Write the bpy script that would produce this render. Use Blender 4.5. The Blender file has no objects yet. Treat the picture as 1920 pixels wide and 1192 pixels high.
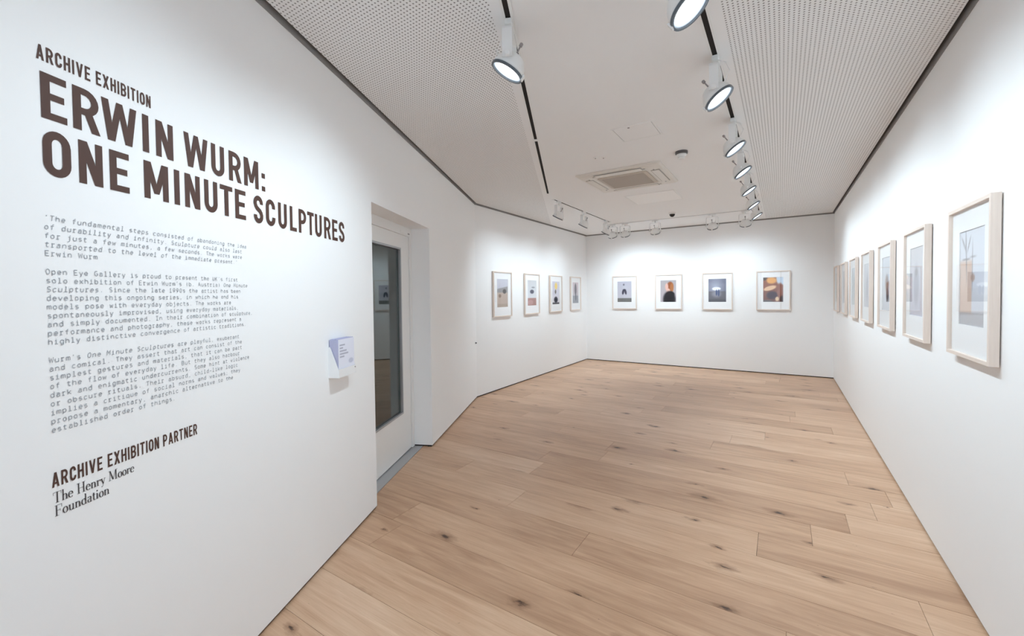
import bpy, bmesh, math, random
from mathutils import Vector, Matrix

random.seed(7)
scene = bpy.context.scene
COL = scene.collection

# ------------------------------------------------------------------ camera
IMG_W, IMG_H = 1920.0, 1192.0
FPX, CX, CY = 789.83, 951.9, 571.7
YAW, PITCH, ROLL, CAM_H = 0.57655, -0.02379, -0.01188, 1.53337
cyw, syw, cp, sp = math.cos(YAW), math.sin(YAW), math.cos(PITCH), math.sin(PITCH)
fwd = Vector((-syw * cp, cyw * cp, sp)); rgt = Vector((cyw, syw, 0)); upv = rgt.cross(fwd)
cr, sr = math.cos(ROLL), math.sin(ROLL)
r2 = cr * rgt + sr * upv; u2 = -sr * rgt + cr * upv
cam_data = bpy.data.cameras.new('camera'); cam = bpy.data.objects.new('camera', cam_data); COL.objects.link(cam)
cam_data.sensor_fit = 'HORIZONTAL'; cam_data.sensor_width = 36.0
cam_data.lens = FPX * 36.0 / IMG_W
cam_data.shift_x = (IMG_W / 2 - CX) / IMG_W
cam_data.shift_y = -(IMG_H / 2 - CY) / IMG_W
cam_data.clip_start = 0.02
m3 = Matrix((r2, u2, -fwd)).transposed()
cam.matrix_world = Matrix.Translation((0, 0, CAM_H)) @ m3.to_4x4()
scene.camera = cam

# ------------------------------------------------------------------ colour management, world, lights
vs = scene.view_settings
vs.view_transform = 'Standard'; vs.look = 'None'; vs.gamma = 1.0; vs.use_curve_mapping = False
vs.exposure = -0.19
scene.cycles.max_bounces = 16; scene.cycles.diffuse_bounces = 10; scene.cycles.transparent_max_bounces = 16
world = bpy.data.worlds.new('world'); scene.world = world; world.use_nodes = True
wbg = world.node_tree.nodes['Background']
wbg.inputs['Color'].default_value = (0.72, 0.86, 1.0, 1); wbg.inputs['Strength'].default_value = 4.0
SPOT_W = 62.0
SPOT_COLOR = (0.745, 0.90, 1.0)

# ------------------------------------------------------------------ room dimensions
H = 2.9
XR, YB = 0.76831, 9.27885            # right wall, back wall
XL, YL = -3.83055, 5.01775           # corner where the entry wall meets the far left wall
TH = -0.42783
DL = Vector((-math.sin(TH), -math.cos(TH), 0))     # along entry wall, towards the camera
NL = Vector((-DL.y, DL.x, 0))                      # into the room
O = Vector((XL, YL, 0))
Y0 = -1.6
S_END = (YL - Y0) / (-DL.y)
def lw(s, off, z): return O + DL * s + NL * off + Vector((0, 0, z))

# ------------------------------------------------------------------ helpers
def lin(c):
    return tuple((v / 12.92 if v <= 0.04045 else ((v + 0.055) / 1.055) ** 2.4) for v in c)
def rgb(r, g, b): return lin((r / 255, g / 255, b / 255))

def principled(name, color, rough=0.6, metallic=0.0, spec=0.5, coat=0.0):
    m = bpy.data.materials.new(name); m.use_nodes = True
    b = m.node_tree.nodes['Principled BSDF']
    b.inputs['Base Color'].default_value = (*color, 1)
    b.inputs['Roughness'].default_value = rough
    b.inputs['Metallic'].default_value = metallic
    b.inputs['Specular IOR Level'].default_value = spec
    b.inputs['Coat Weight'].default_value = coat
    return m
def add_noise_bump(m, scale=60, strength=0.05, dist=0.002):
    nt = m.node_tree; b = nt.nodes['Principled BSDF']
    tc = nt.nodes.new('ShaderNodeTexCoord'); n = nt.nodes.new('ShaderNodeTexNoise'); bp = nt.nodes.new('ShaderNodeBump')
    n.inputs['Scale'].default_value = scale; n.inputs['Detail'].default_value = 4
    bp.inputs['Strength'].default_value = strength; bp.inputs['Distance'].default_value = dist
    nt.links.new(tc.outputs['Object'], n.inputs['Vector']); nt.links.new(n.outputs['Fac'], bp.inputs['Height'])
    nt.links.new(bp.outputs['Normal'], b.inputs['Normal'])
    return m

def mesh_obj(name, bm, mat, parent=None, smooth=False):
    me = bpy.data.meshes.new(name); bmesh.ops.recalc_face_normals(bm, faces=bm.faces)
    bm.to_mesh(me); bm.free()
    if mat: me.materials.append(mat)
    if smooth:
        for p in me.polygons: p.use_smooth = True
    return link(name, me, parent)
def link(name, data, parent=None, loc=None, rot=None):
    o = bpy.data.objects.new(name, data); COL.objects.link(o)
    if parent: o.parent = parent
    if loc is not None: o.location = loc
    if rot is not None: o.rotation_euler = rot
    return o
def tag(o, label, cat, group=None, kind=None):
    o['label'] = label; o['category'] = cat
    if group: o['group'] = group
    if kind: o['kind'] = kind
    return o
def empty(name, loc=(0, 0, 0), rz=0.0):
    o = bpy.data.objects.new(name, None); COL.objects.link(o); o.location = loc; o.rotation_euler = (0, 0, rz)
    o.empty_display_size = 0.1
    return o

def prism(bm, pts, z0, z1):
    """vertical prism over a plan polygon"""
    lo = [bm.verts.new((p[0], p[1], z0)) for p in pts]; hi = [bm.verts.new((p[0], p[1], z1)) for p in pts]
    bm.faces.new(lo[::-1]); bm.faces.new(hi)
    n = len(pts)
    for i in range(n):
        j = (i + 1) % n; bm.faces.new((lo[i], lo[j], hi[j], hi[i]))
def box(bm, x0, x1, y0, y1, z0, z1, M=None):
    vs_ = []
    for z in (z0, z1):
        for (x, y) in ((x0, y0), (x1, y0), (x1, y1), (x0, y1)):
            v = Vector((x, y, z)); vs_.append(bm.verts.new(M @ v if M else v))
    for f in ((3, 2, 1, 0), (4, 5, 6, 7), (0, 1, 5, 4), (1, 2, 6, 5), (2, 3, 7, 6), (3, 0, 4, 7)):
        bm.faces.new([vs_[i] for i in f])
    return vs_
def lathe(bm, prof, n=32, cap0=True, cap1=True, M=None):
    """profile of (r, z) turned about z"""
    rings = []
    for r, z in prof:
        ring = []
        for k in range(n):
            a = 2 * math.pi * k / n; v = Vector((r * math.cos(a), r * math.sin(a), z))
            ring.append(bm.verts.new(M @ v if M else v))
        rings.append(ring)
    for a, b in zip(rings, rings[1:]):
        for k in range(n):
            j = (k + 1) % n; bm.faces.new((a[k], a[j], b[j], b[k]))
    if cap0: bm.faces.new(rings[0][::-1])
    if cap1: bm.faces.new(rings[-1])
def tube(bm, pts, r, n=8):
    prev = None
    for i, p in enumerate(pts):
        p = Vector(p); a = Vector(pts[max(i - 1, 0)]); b = Vector(pts[min(i + 1, len(pts) - 1)])
        q = (b - a).to_track_quat('Z', 'Y')
        ring = [bm.verts.new(p + q @ Vector((r * math.cos(2 * math.pi * k / n), r * math.sin(2 * math.pi * k / n), 0))) for k in range(n)]
        if prev:
            for k in range(n):
                j = (k + 1) % n; bm.faces.new((prev[k], prev[j], ring[j], ring[k]))
        else: bm.faces.new(ring[::-1])
        prev = ring
    bm.faces.new(prev)
def bevel(bm, w, seg=2):
    bmesh.ops.bevel(bm, geom=list(bm.edges), offset=w, segments=seg, affect='EDGES', profile=0.5)
def clip(poly, n, d):
    """keep the part of a plan polygon with n.p <= d"""
    out = []
    for i in range(len(poly)):
        a, b = poly[i], poly[(i + 1) % len(poly)]
        fa = n[0] * a[0] + n[1] * a[1] - d; fb = n[0] * b[0] + n[1] * b[1] - d
        if fa <= 0: out.append(a)
        if (fa < 0 < fb) or (fb < 0 < fa):
            t = fa / (fa - fb); out.append((a[0] + t * (b[0] - a[0]), a[1] + t * (b[1] - a[1])))
    return out
NLO = NL.x * XL + NL.y * YL           # NL . O
def room_clip(poly, grow, grow_left=None):
    gl = grow if grow_left is None else grow_left
    for n, d in (((1, 0), XR + grow), ((0, 1), YB + grow), ((-1, 0), -XL + grow), ((-NL.x, -NL.y), -NLO + gl), ((0, -1), -Y0 + grow)):
        poly = clip(poly, n, d)
        if len(poly) < 3: return []
    return poly
BIG = [(-9, -5), (5, -5), (5, 14), (-9, 14)]

# ------------------------------------------------------------------ materials
M_WALL = add_noise_bump(principled('white_wall_paint', (0.88, 0.883, 0.885), 0.75, spec=0.3), 90, 0.04)
M_CEIL = add_noise_bump(principled('white_ceiling_paint', (0.835, 0.835, 0.835), 0.85, spec=0.2), 70, 0.03)
M_DARK = principled('dark_shadow_gap', (0.035, 0.03, 0.028), 0.9, spec=0.1)
M_GAP = principled('grey_gap_lining', (0.16, 0.15, 0.145), 0.9, spec=0.1)
M_DOOR = principled('white_door_paint', (0.80, 0.80, 0.79), 0.4)
M_METAL = principled('grey_aluminium', (0.45, 0.46, 0.48), 0.4, metallic=0.6)
M_WHITE = principled('white_powder_coat', (0.80, 0.80, 0.79), 0.45)
M_RIM = principled('dark_lamp_rim', (0.10, 0.12, 0.14), 0.35)
M_BLACK = principled('black_plastic', (0.012, 0.012, 0.013), 0.25)
M_PLASTIC = principled('white_plastic', (0.78, 0.78, 0.77), 0.4)
M_ACPL = principled('cream_plastic', (0.70, 0.67, 0.62), 0.45)
M_KNOB = principled('grey_plastic', (0.30, 0.28, 0.28), 0.5)
M_MAT = principled('white_mat_board', (0.88, 0.88, 0.885), 0.9, spec=0.1)
M_BROWN = principled('brown_vinyl', rgb(82, 58, 50), 0.55, spec=0.3)
M_GREYTXT = principled('grey_vinyl', rgb(158, 161, 166), 0.6, spec=0.2)
M_DARKTXT = principled('dark_grey_vinyl', rgb(74, 70, 72), 0.6, spec=0.2)
M_HOLDER = principled('white_acrylic', (0.84, 0.85, 0.86), 0.2)
M_PAPER = principled('shade_tinted_paper', rgb(186, 187, 214), 0.8, spec=0.1)  # lavender puts the shade on the page edges into the colour

def emission(name, color, strength):
    m = bpy.data.materials.new(name); m.use_nodes = True; nt = m.node_tree
    nt.nodes.remove(nt.nodes['Principled BSDF'])
    e = nt.nodes.new('ShaderNodeEmission'); e.inputs['Color'].default_value = (*color, 1); e.inputs['Strength'].default_value = strength
    nt.links.new(e.outputs[0], nt.nodes['Material Output'].inputs['Surface'])
    return m
M_LENS = emission('lit_lamp_lens', (0.90, 0.96, 1.0), 4.0)
def lens_falloff(m):
    nt = m.node_tree; e = [n for n in nt.nodes if n.type == 'EMISSION'][0]
    tc = nt.nodes.new('ShaderNodeTexCoord'); ml = nt.nodes.new('ShaderNodeVectorMath'); ml.operation = 'MULTIPLY'; ml.inputs[1].default_value = (1, 1, 0)
    ln = nt.nodes.new('ShaderNodeVectorMath'); ln.operation = 'LENGTH'; mr = nt.nodes.new('ShaderNodeMapRange')
    mr.inputs['From Min'].default_value = 0.045; mr.inputs['From Max'].default_value = 0.076; mr.inputs['To Min'].default_value = 5.0; mr.inputs['To Max'].default_value = 0.75
    cr_ = nt.nodes.new('ShaderNodeMix'); cr_.data_type = 'RGBA'; cr_.inputs['A'].default_value = (1, 1, 1, 1); cr_.inputs['B'].default_value = (0.72, 0.86, 1.0, 1)
    m2 = nt.nodes.new('ShaderNodeMapRange'); m2.inputs['From Min'].default_value = 0.045; m2.inputs['From Max'].default_value = 0.076
    L = nt.links.new
    L(tc.outputs['Object'], ml.inputs[0]); L(ml.outputs[0], ln.inputs[0]); L(ln.outputs['Value'], mr.inputs['Value']); L(mr.outputs[0], e.inputs['Strength'])
    L(ln.outputs['Value'], m2.inputs['Value']); L(m2.outputs[0], cr_.inputs['Factor']); L(cr_.outputs['Result'], e.inputs['Color'])
lens_falloff(M_LENS)

def glazing_mat(name, ior=1.5, tint=(1, 1, 1)):
    m = bpy.data.materials.new(name); m.use_nodes = True; nt = m.node_tree
    nt.nodes.remove(nt.nodes['Principled BSDF'])
    t = nt.nodes.new('ShaderNodeBsdfTransparent'); t.inputs['Color'].default_value = (*tint, 1)
    g = nt.nodes.new('ShaderNodeBsdfGlossy'); g.inputs['Roughness'].default_value = 0.0
    f = nt.nodes.new('ShaderNodeFresnel'); 
    # thin pane: same reflectance from either side
    ge = nt.nodes.new('ShaderNodeNewGeometry'); mi = nt.nodes.new('ShaderNodeMix'); mi.inputs['A'].default_value = ior; mi.inputs['B'].default_value = 1 / ior
    nt.links.new(ge.outputs['Backfacing'], mi.inputs['Factor']); nt.links.new(mi.outputs['Result'], f.inputs['IOR'])
    mx = nt.nodes.new('ShaderNodeMixShader')
    nt.links.new(f.outputs[0], mx.inputs[0]); nt.links.new(t.outputs[0], mx.inputs[1]); nt.links.new(g.outputs[0], mx.inputs[2])
    nt.links.new(mx.outputs[0], nt.nodes['Material Output'].inputs['Surface'])
    return m
M_GLASS = glazing_mat('picture_glazing', 1.56)
M_DOORGLASS = glazing_mat('door_glass', 1.75, (0.62, 0.70, 0.68))

def perforated_mat():
    m = principled('perforated_ceiling_board', (0.835, 0.835, 0.835), 0.85, spec=0.2); nt = m.node_tree; b = nt.nodes['Principled BSDF']
    tc = nt.nodes.new('ShaderNodeTexCoord')
    sc = nt.nodes.new('ShaderNodeVectorMath'); sc.operation = 'SCALE'; sc.inputs['Scale'].default_value = 1 / 0.0205
    fr = nt.nodes.new('ShaderNodeVectorMath'); fr.operation = 'FRACTION'
    sb = nt.nodes.new('ShaderNodeVectorMath'); sb.operation = 'SUBTRACT'; sb.inputs[1].default_value = (0.5, 0.5, 0)
    ml = nt.nodes.new('ShaderNodeVectorMath'); ml.operation = 'MULTIPLY'; ml.inputs[1].default_value = (1, 1, 0)
    ln = nt.nodes.new('ShaderNodeVectorMath'); ln.operation = 'LENGTH'
    mr = nt.nodes.new('ShaderNodeMapRange'); mr.inputs['From Min'].default_value = 0.19; mr.inputs['From Max'].default_value = 0.25
    mx = nt.nodes.new('ShaderNodeMix'); mx.data_type = 'RGBA'
    mx.inputs['A'].default_value = (0.27, 0.262, 0.255, 1); mx.inputs['B'].default_value = (0.835, 0.835, 0.835, 1)
    L = nt.links.new
    L(tc.outputs['Object'], sc.inputs[0]); L(sc.outputs[0], fr.inputs[0]); L(fr.outputs[0], sb.inputs[0]); L(sb.outputs[0], ml.inputs[0])
    L(ml.outputs[0], ln.inputs[0]); L(ln.outputs['Value'], mr.inputs['Value']); L(mr.outputs[0], mx.inputs['Factor']); L(mx.outputs['Result'], b.inputs['Base Color'])
    return m
M_PERF = perforated_mat()

def wood_floor_mat():
    m = principled('oak_floorboard', (0.5, 0.35, 0.22), 0.42, spec=0.4); nt = m.node_tree; b = nt.nodes['Principled BSDF']; L = nt.links.new
    N = nt.nodes.new
    tc = N('ShaderNodeTexCoord'); oi = N('ShaderNodeObjectInfo')
    off = N('ShaderNodeVectorMath'); off.operation = 'SCALE'; off.inputs[0].default_value = (37.0, 19.0, 11.0); L(oi.outputs['Random'], off.inputs['Scale'])
    ad = N('ShaderNodeVectorMath'); ad.operation = 'ADD'; L(tc.outputs['Object'], ad.inputs[0]); L(off.outputs[0], ad.inputs[1])
    def mapped(sx, sy):
        mm = N('ShaderNodeVectorMath'); mm.operation = 'MULTIPLY'; mm.inputs[1].default_value = (sx, sy, 1); L(ad.outputs[0], mm.inputs[0]); return mm
    def noise(vec, scale, detail, rough=0.6, dist=0.0):
        n = N('ShaderNodeTexNoise'); n.inputs['Scale'].default_value = scale; n.inputs['Detail'].default_value = detail
        n.inputs['Roughness'].default_value = rough; n.inputs['Distortion'].default_value = dist; L(vec.outputs[0], n.inputs['Vector']); return n
    g1 = noise(mapped(0.7, 9), 2.2, 6, 0.62, 0.8)        # broad streaks
    g2 = noise(mapped(2.0, 60), 2.5, 4, 0.6)             # fine grain
    g3 = noise(mapped(0.9, 2.2), 1.3, 3)                 # blotches
    ramp = N('ShaderNodeValToRGB'); cr_ = ramp.color_ramp
    cr_.elements[0].position = 0.28; cr_.elements[0].color = (*rgb(165, 128, 101), 1)
    cr_.elements[1].position = 0.72; cr_.elements[1].color = (*rgb(222, 191, 163), 1)
    e = cr_.elements.new(0.5); e.color = (*rgb(199, 162, 132), 1)
    def math_(op, a, bb):
        n = N('ShaderNodeMath'); n.operation = op
        for i, v in enumerate((a, bb)):
            if isinstance(v, (int, float)): n.inputs[i].default_value = v
            else: L(v, n.inputs[i])
        return n.outputs[0]
    v = math_('ADD', math_('MULTIPLY', g1.outputs['Fac'], 0.50), math_('MULTIPLY', g3.outputs['Fac'], 0.32))
    v = math_('ADD', v, math_('MULTIPLY', g2.outputs['Fac'], 0.18))
    v = math_('ADD', v, math_('MULTIPLY', math_('SUBTRACT', oi.outputs['Random'], 0.5), 0.17))
    L(v, ramp.inputs['Fac'])
    # knots
    kv = mapped(1.15, 2.6)
    wob = noise(mapped(7, 14), 2.0, 3)
    wsc = N('ShaderNodeVectorMath'); wsc.operation = 'SCALE'; wsc.inputs['Scale'].default_value = 0.17; L(wob.outputs['Color'], wsc.inputs[0])
    kad = N('ShaderNodeVectorMath'); kad.operation = 'ADD'; L(kv.outputs[0], kad.inputs[0]); L(wsc.outputs[0], kad.inputs[1])
    vor = N('ShaderNodeTexVoronoi'); vor.voronoi_dimensions = '2D'; vor.inputs['Scale'].default_value = 1.75; vor.inputs['Randomness'].default_value = 1.0
    L(kad.outputs[0], vor.inputs['Vector'])
    sep = N('ShaderNodeSeparateColor'); L(vor.outputs['Color'], sep.inputs[0])
    size = math_('MULTIPLY', math_('MAXIMUM', math_('SUBTRACT', sep.outputs[0], 0.60), 0.0), 0.21)
    core = N('ShaderNodeMapRange'); L(vor.outputs['Distance'], core.inputs['Value']); L(math_('MULTIPLY', size, 0.35), core.inputs['From Min']); L(math_('ADD', size, 0.004), core.inputs['From Max'])
    core.inputs['To Min'].default_value = 1; core.inputs['To Max'].default_value = 0
    halo = N('ShaderNodeMapRange'); L(vor.outputs['Distance'], halo.inputs['Value']); L(size, halo.inputs['From Min']); L(math_('ADD', math_('MULTIPLY', size, 3.2), 0.01), halo.inputs['From Max'])
    halo.inputs['To Min'].default_value = 0.6; halo.inputs['To Max'].default_value = 0
    mh = N('ShaderNodeMix'); mh.data_type = 'RGBA'; mh.inputs['B'].default_value = (*rgb(122, 86, 62), 1)
    L(halo.outputs[0], mh.inputs['Factor']); L(ramp.outputs['Color'], mh.inputs['A'])
    mk = N('ShaderNodeMix'); mk.data_type = 'RGBA'; mk.inputs['B'].default_value = (*rgb(72, 50, 38), 1)
    L(core.outputs[0], mk.inputs['Factor']); L(mh.outputs['Result'], mk.inputs['A'])
    L(mk.outputs['Result'], b.inputs['Base Color'])
    rr = N('ShaderNodeMapRange'); rr.inputs['To Min'].default_value = 0.30; rr.inputs['To Max'].default_value = 0.44; L(g1.outputs['Fac'], rr.inputs['Value']); L(rr.outputs[0], b.inputs['Roughness'])
    bp = N('ShaderNodeBump'); bp.inputs['Strength'].default_value = 0.08; bp.inputs['Distance'].default_value = 0.002
    L(g2.outputs['Fac'], bp.inputs['Height']); L(bp.outputs['Normal'], b.inputs['Normal'])
    return m
M_FLOOR = wood_floor_mat()

def ash_mat():
    m = principled('pale_ash_wood', rgb(214, 198, 186), 0.5, spec=0.35); nt = m.node_tree; b = nt.nodes['Principled BSDF']; L = nt.links.new
    tc = nt.nodes.new('ShaderNodeTexCoord'); mp = nt.nodes.new('ShaderNodeMapping'); mp.inputs['Scale'].default_value = (5, 80, 80)
    n = nt.nodes.new('ShaderNodeTexNoise'); n.inputs['Scale'].default_value = 1.5; n.inputs['Detail'].default_value = 4
    r = nt.nodes.new('ShaderNodeValToRGB'); r.color_ramp.elements[0].color = (*rgb(216, 200, 188), 1); r.color_ramp.elements[1].color = (*rgb(232, 219, 209), 1)
    L(tc.outputs['Object'], mp.inputs[0]); L(mp.outputs[0], n.inputs['Vector']); L(n.outputs['Fac'], r.inputs['Fac']); L(r.outputs['Color'], b.inputs['Base Color'])
    return m
M_ASH = ash_mat()

def attr_mat():
    m = principled('printed_photograph', (0.5, 0.5, 0.5), 0.6, spec=0.2); nt = m.node_tree
    a = nt.nodes.new('ShaderNodeAttribute'); a.attribute_name = 'print_color'
    nt.links.new(a.outputs['Color'], nt.nodes['Principled BSDF'].inputs['Base Color'])
    return m
M_PRINT = attr_mat()

# ------------------------------------------------------------------ walls
def structure(name, bm, mat, label, cat):
    o = mesh_obj(name, bm, mat); return tag(o, label, cat, kind='structure')
ZB, ZT = 0.016, H + 0.10
GAP = 0.030
bm = bmesh.new(); box(bm, XR, XR + 0.12, Y0 - 0.3, YB + 0.2, ZB, ZT)
structure('wall_right', bm, M_WALL, 'long white gallery wall on the right hung with seven frames', 'wall')
bm = bmesh.new(); box(bm, XL - 0.3, XR, YB, YB + 0.12, ZB, ZT)
structure('wall_back', bm, M_WALL, 'white end wall facing the camera with four frames', 'wall')
bm = bmesh.new(); box(bm, XL - 0.12, XL, YL - 0.0, YB, ZB, ZT)
structure('wall_left_far', bm, M_WALL, 'white side wall beyond the door with four narrow-looking frames', 'wall')

D0, D1, DZ = 2.065, 3.306, 2.21       # door opening on the entry wall
MW = Matrix(((DL.x, NL.x, 0, O.x), (DL.y, NL.y, 0, O.y), (0, 0, 1, 0), (0, 0, 0, 1)))   # (s, off, z) -> world
bm = bmesh.new()
# one continuous shell: front face with opening, reveals and back
TW = 0.26
def quad(pts):
    bm.faces.new([bm.verts.new(MW @ Vector(p)) for p in pts])
sa, sb = 0.0, S_END + 0.3
for off in (0.0, -TW):
    quad([(sa, off, ZB), (D0, off, ZB), (D0, off, DZ), (sa, off, DZ)])
    quad([(D1, off, ZB), (sb, off, ZB), (sb, off, DZ), (D1, off, DZ)])
    quad([(sa, off, DZ), (D0, off, DZ), (D0, off, ZT), (sa, off, ZT)])
    quad([(D0, off, DZ), (D1, off, DZ), (D1, off, ZT), (D0, off, ZT)])
    quad([(D1, off, DZ), (sb, off, DZ), (sb, off, ZT), (D1, off, ZT)])
quad([(D0, 0, ZB), (D0, -TW, ZB), (D0, -TW, DZ), (D0, 0, DZ)])
quad([(D1, 0, ZB), (D1, -TW, ZB), (D1, -TW, DZ), (D1, 0, DZ)])
quad([(D0, 0, DZ), (D0, -TW, DZ), (D1, -TW, DZ), (D1, 0, DZ)])
quad([(sa, 0, ZB), (sa, -TW, ZB), (D0, -TW, ZB), (D0, 0, ZB)])
quad([(D1, 0, ZB), (D1, -TW, ZB), (sb, -TW, ZB), (sb, 0, ZB)])
quad([(sa, 0, ZT), (sa, -TW, ZT), (sb, -TW, ZT), (sb, 0, ZT)])
bmesh.ops.remove_doubles(bm, verts=bm.verts, dist=1e-5)
structure('wall_left', bm, M_WALL, 'white entry wall carrying the printed exhibition text and doorway', 'wall')

# near end of the room behind the camera: lintel over a wide glazed entrance
XN = (O + DL * S_END).x
bm = bmesh.new(); box(bm, XN - 0.3, XR + 0.1, Y0 - 0.14, Y0 - 0.02, 2.55, ZT)
box(bm, XN - 0.3, XN + 0.05, Y0 - 0.14, Y0 - 0.02, ZB, 2.55); box(bm, XR - 0.05, XR + 0.1, Y0 - 0.14, Y0 - 0.02, ZB, 2.55)
structure('wall_front', bm, M_WALL, 'white wall around the glazed entrance behind the viewer', 'wall')
wroot = empty('window_1', ((XN + XR) / 2, Y0 - 0.08, 0)); tag(wroot, 'tall glazed entrance screen behind the viewer', 'window', kind='structure')
hw = (XR - XN) / 2 - 0.05
for i in range(3):
    bm = bmesh.new(); x = -hw + 0.03 + i * (hw - 0.03); box(bm, x - 0.025, x + 0.025, -0.025, 0.025, 0.02, 2.53); mesh_obj('mullion', bm, M_METAL, wroot)
for i in range(2):
    bm = bmesh.new(); x = -hw + 0.06 + i * (hw - 0.03); box(bm, x, x + hw - 0.085, -0.003, 0.003, 0.03, 2.52); mesh_obj('pane', bm, M_GLASS, wroot)
pl = bpy.data.lights.new('window_daylight_portal', 'AREA'); pl.shape = 'RECTANGLE'; pl.size = 2 * hw; pl.size_y = 2.5; pl.cycles.is_portal = True
po = bpy.data.objects.new('window_daylight_portal', pl); COL.objects.link(po); po.location = ((XN + XR) / 2, Y0 - 0.16, 1.27); po.rotation_euler = (math.radians(90), 0, 0)

# recessed dark base strips (shadow gap under each wall)
def base(name, p0, p1, inward, label):
    p0, p1, n = Vector(p0), Vector(p1), Vector(inward)
    bm = bmesh.new(); prism(bm, [tuple((p0 - n * 0.012).xy), tuple((p1 - n * 0.012).xy), tuple((p1 - n * 0.05).xy), tuple((p0 - n * 0.05).xy)], 0.0, ZB)
    structure(name, bm, M_DARK, label, 'baseboard')
base('baseboard_right', (XR, Y0, 0), (XR, YB, 0), (-1, 0, 0), 'dark recessed strip under the right wall')
base('baseboard_back', (XL, YB, 0), (XR, YB, 0), (0, -1, 0), 'dark recessed strip under the end wall')
base('baseboard_left_far', (XL, YL, 0), (XL, YB, 0), (1, 0, 0), 'dark recessed strip under the wall beyond the door')
base('baseboard_left', lw(D1, 0, 0), lw(S_END, 0, 0), NL, 'dark recessed strip under the wall with the text')
base('baseboard_left_short', lw(0, 0, 0), lw(D0, 0, 0), NL, 'dark recessed strip under the wall between door and corner')

base('baseboard_door_reveal', lw(D0, -0.05, 0), lw(D0, -0.187, 0), DL, 'grey strip under the far reveal of the doorway')
# dark grey shadow-gap trim along the top of each wall
M_TRIM = principled('dark_grey_trim', (0.30, 0.285, 0.275), 0.8, spec=0.2)
def top_trim(name, p0, p1, inward, label):
    p0, p1, n = Vector(p0), Vector(p1), Vector(inward)
    bm = bmesh.new(); prism(bm, [tuple((p0 + n * 0.0005).xy), tuple((p1 + n * 0.0005).xy), tuple((p1 + n * 0.004).xy), tuple((p0 + n * 0.004).xy)], H - 0.019, H + 0.06)
    structure(name, bm, M_TRIM, label, 'trim')
top_trim('trim_1', (XR, Y0, 0), (XR, YB, 0), (-1, 0, 0), 'dark grey strip between the right wall and the ceiling')
top_trim('trim_2', (XL, YB, 0), (XR, YB, 0), (0, -1, 0), 'dark grey strip between the end wall and the ceiling')
top_trim('trim_3', (XL, YL, 0), (XL, YB, 0), (1, 0, 0), 'dark grey strip between the far left wall and the ceiling')
top_trim('trim_4', lw(0, 0, 0), lw(S_END, 0, 0), NL, 'dark grey strip between the entry wall and the ceiling')
# ------------------------------------------------------------------ ceiling
croot = empty('ceiling', (-1.5, 4.0, H)); tag(croot, 'white ceiling with perforated side fields and plain middle', 'ceiling', kind='structure')
def ceil_part(name, poly, mat):
    bm = bmesh.new(); prism(bm, [(p[0] + 1.5, p[1] - 4.0) for p in poly], 0.0, 0.03); return mesh_obj(name, bm, mat, croot)
inner = room_clip(BIG, -GAP)
TR_X, TL_OFF, TB_Y, TF_X = -0.325, 1.11, 8.10, -2.75
MARG = 0.075
pr = clip(inner, (-1, 0), -(TR_X + MARG)); rest = clip(inner, (1, 0), TR_X + MARG)
pleft = clip(rest, (NL.x, NL.y), NLO + TL_OFF - MARG); mid = clip(rest, (-NL.x, -NL.y), -(NLO + TL_OFF - MARG))
ceil_part('perforated_panel', pr, M_PERF); ceil_part('perforated_panel', pleft, M_PERF); ceil_part('plain_panel', mid, M_CEIL)
bm = bmesh.new(); prism(bm, [(p[0] + 1.5, p[1] - 4.0) for p in room_clip(BIG, 0.08)], 0.10, 0.14); mesh_obj('void_lining', bm, M_GAP, croot)

# ------------------------------------------------------------------ floor
froot = empty('floor', (-1.5, 4.0, 0)); tag(froot, 'wide oak floorboards with knots laid across the room', 'floor', kind='structure')
bm = bmesh.new(); prism(bm, [(p[0] + 1.5, p[1] - 4.0) for p in room_clip(BIG, 0.3, 0.3)], -0.05, -0.014); mesh_obj('subfloor', bm, M_DARK, froot)
PW, PY0 = 0.283, 1.39
known = {2: [-2.24, 0.022], 3: [-1.03], 4: [-1.67, 0.57], 5: [-2.39, -0.118], 7: [-1.89, 0.37], 10: [0.45, -2.1]}
k0 = int(math.floor((Y0 - PY0) / PW)) - 1
k = k0
while PY0 + k * PW < YB + 0.03:
    y0, y1 = PY0 + k * PW + 0.0009, PY0 + (k + 1) * PW - 0.0009
    if k in known: js = sorted(known[k])
    else:
        js = []; x = XL - 0.4 + random.uniform(0.3, 2.2)
        while x < XR: js.append(x); x += random.uniform(1.7, 2.4)
    xs = [XL - 0.5] + js + [XR + 0.5]
    for a, b_ in zip(xs, xs[1:]):
        poly = room_clip([(a + 0.0009, y0), (b_ - 0.0009, y0), (b_ - 0.0009, y1), (a + 0.0009, y1)], 0.008, 0.10)
        if len(poly) < 3: continue
        cxp = sum(p[0] for p in poly) / len(poly); cyp = (y0 + y1) / 2
        if max(p[0] for p in poly) - min(p[0] for p in poly) < 0.02: continue
        bm = bmesh.new(); prism(bm, [(p[0] - cxp, p[1] - cyp) for p in poly], -0.014, 0.0)
        o = mesh_obj('plank', bm, M_FLOOR, froot); o.location = (cxp + 1.5, cyp - 4.0, random.uniform(-0.0004, 0.0))
    k += 1

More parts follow.
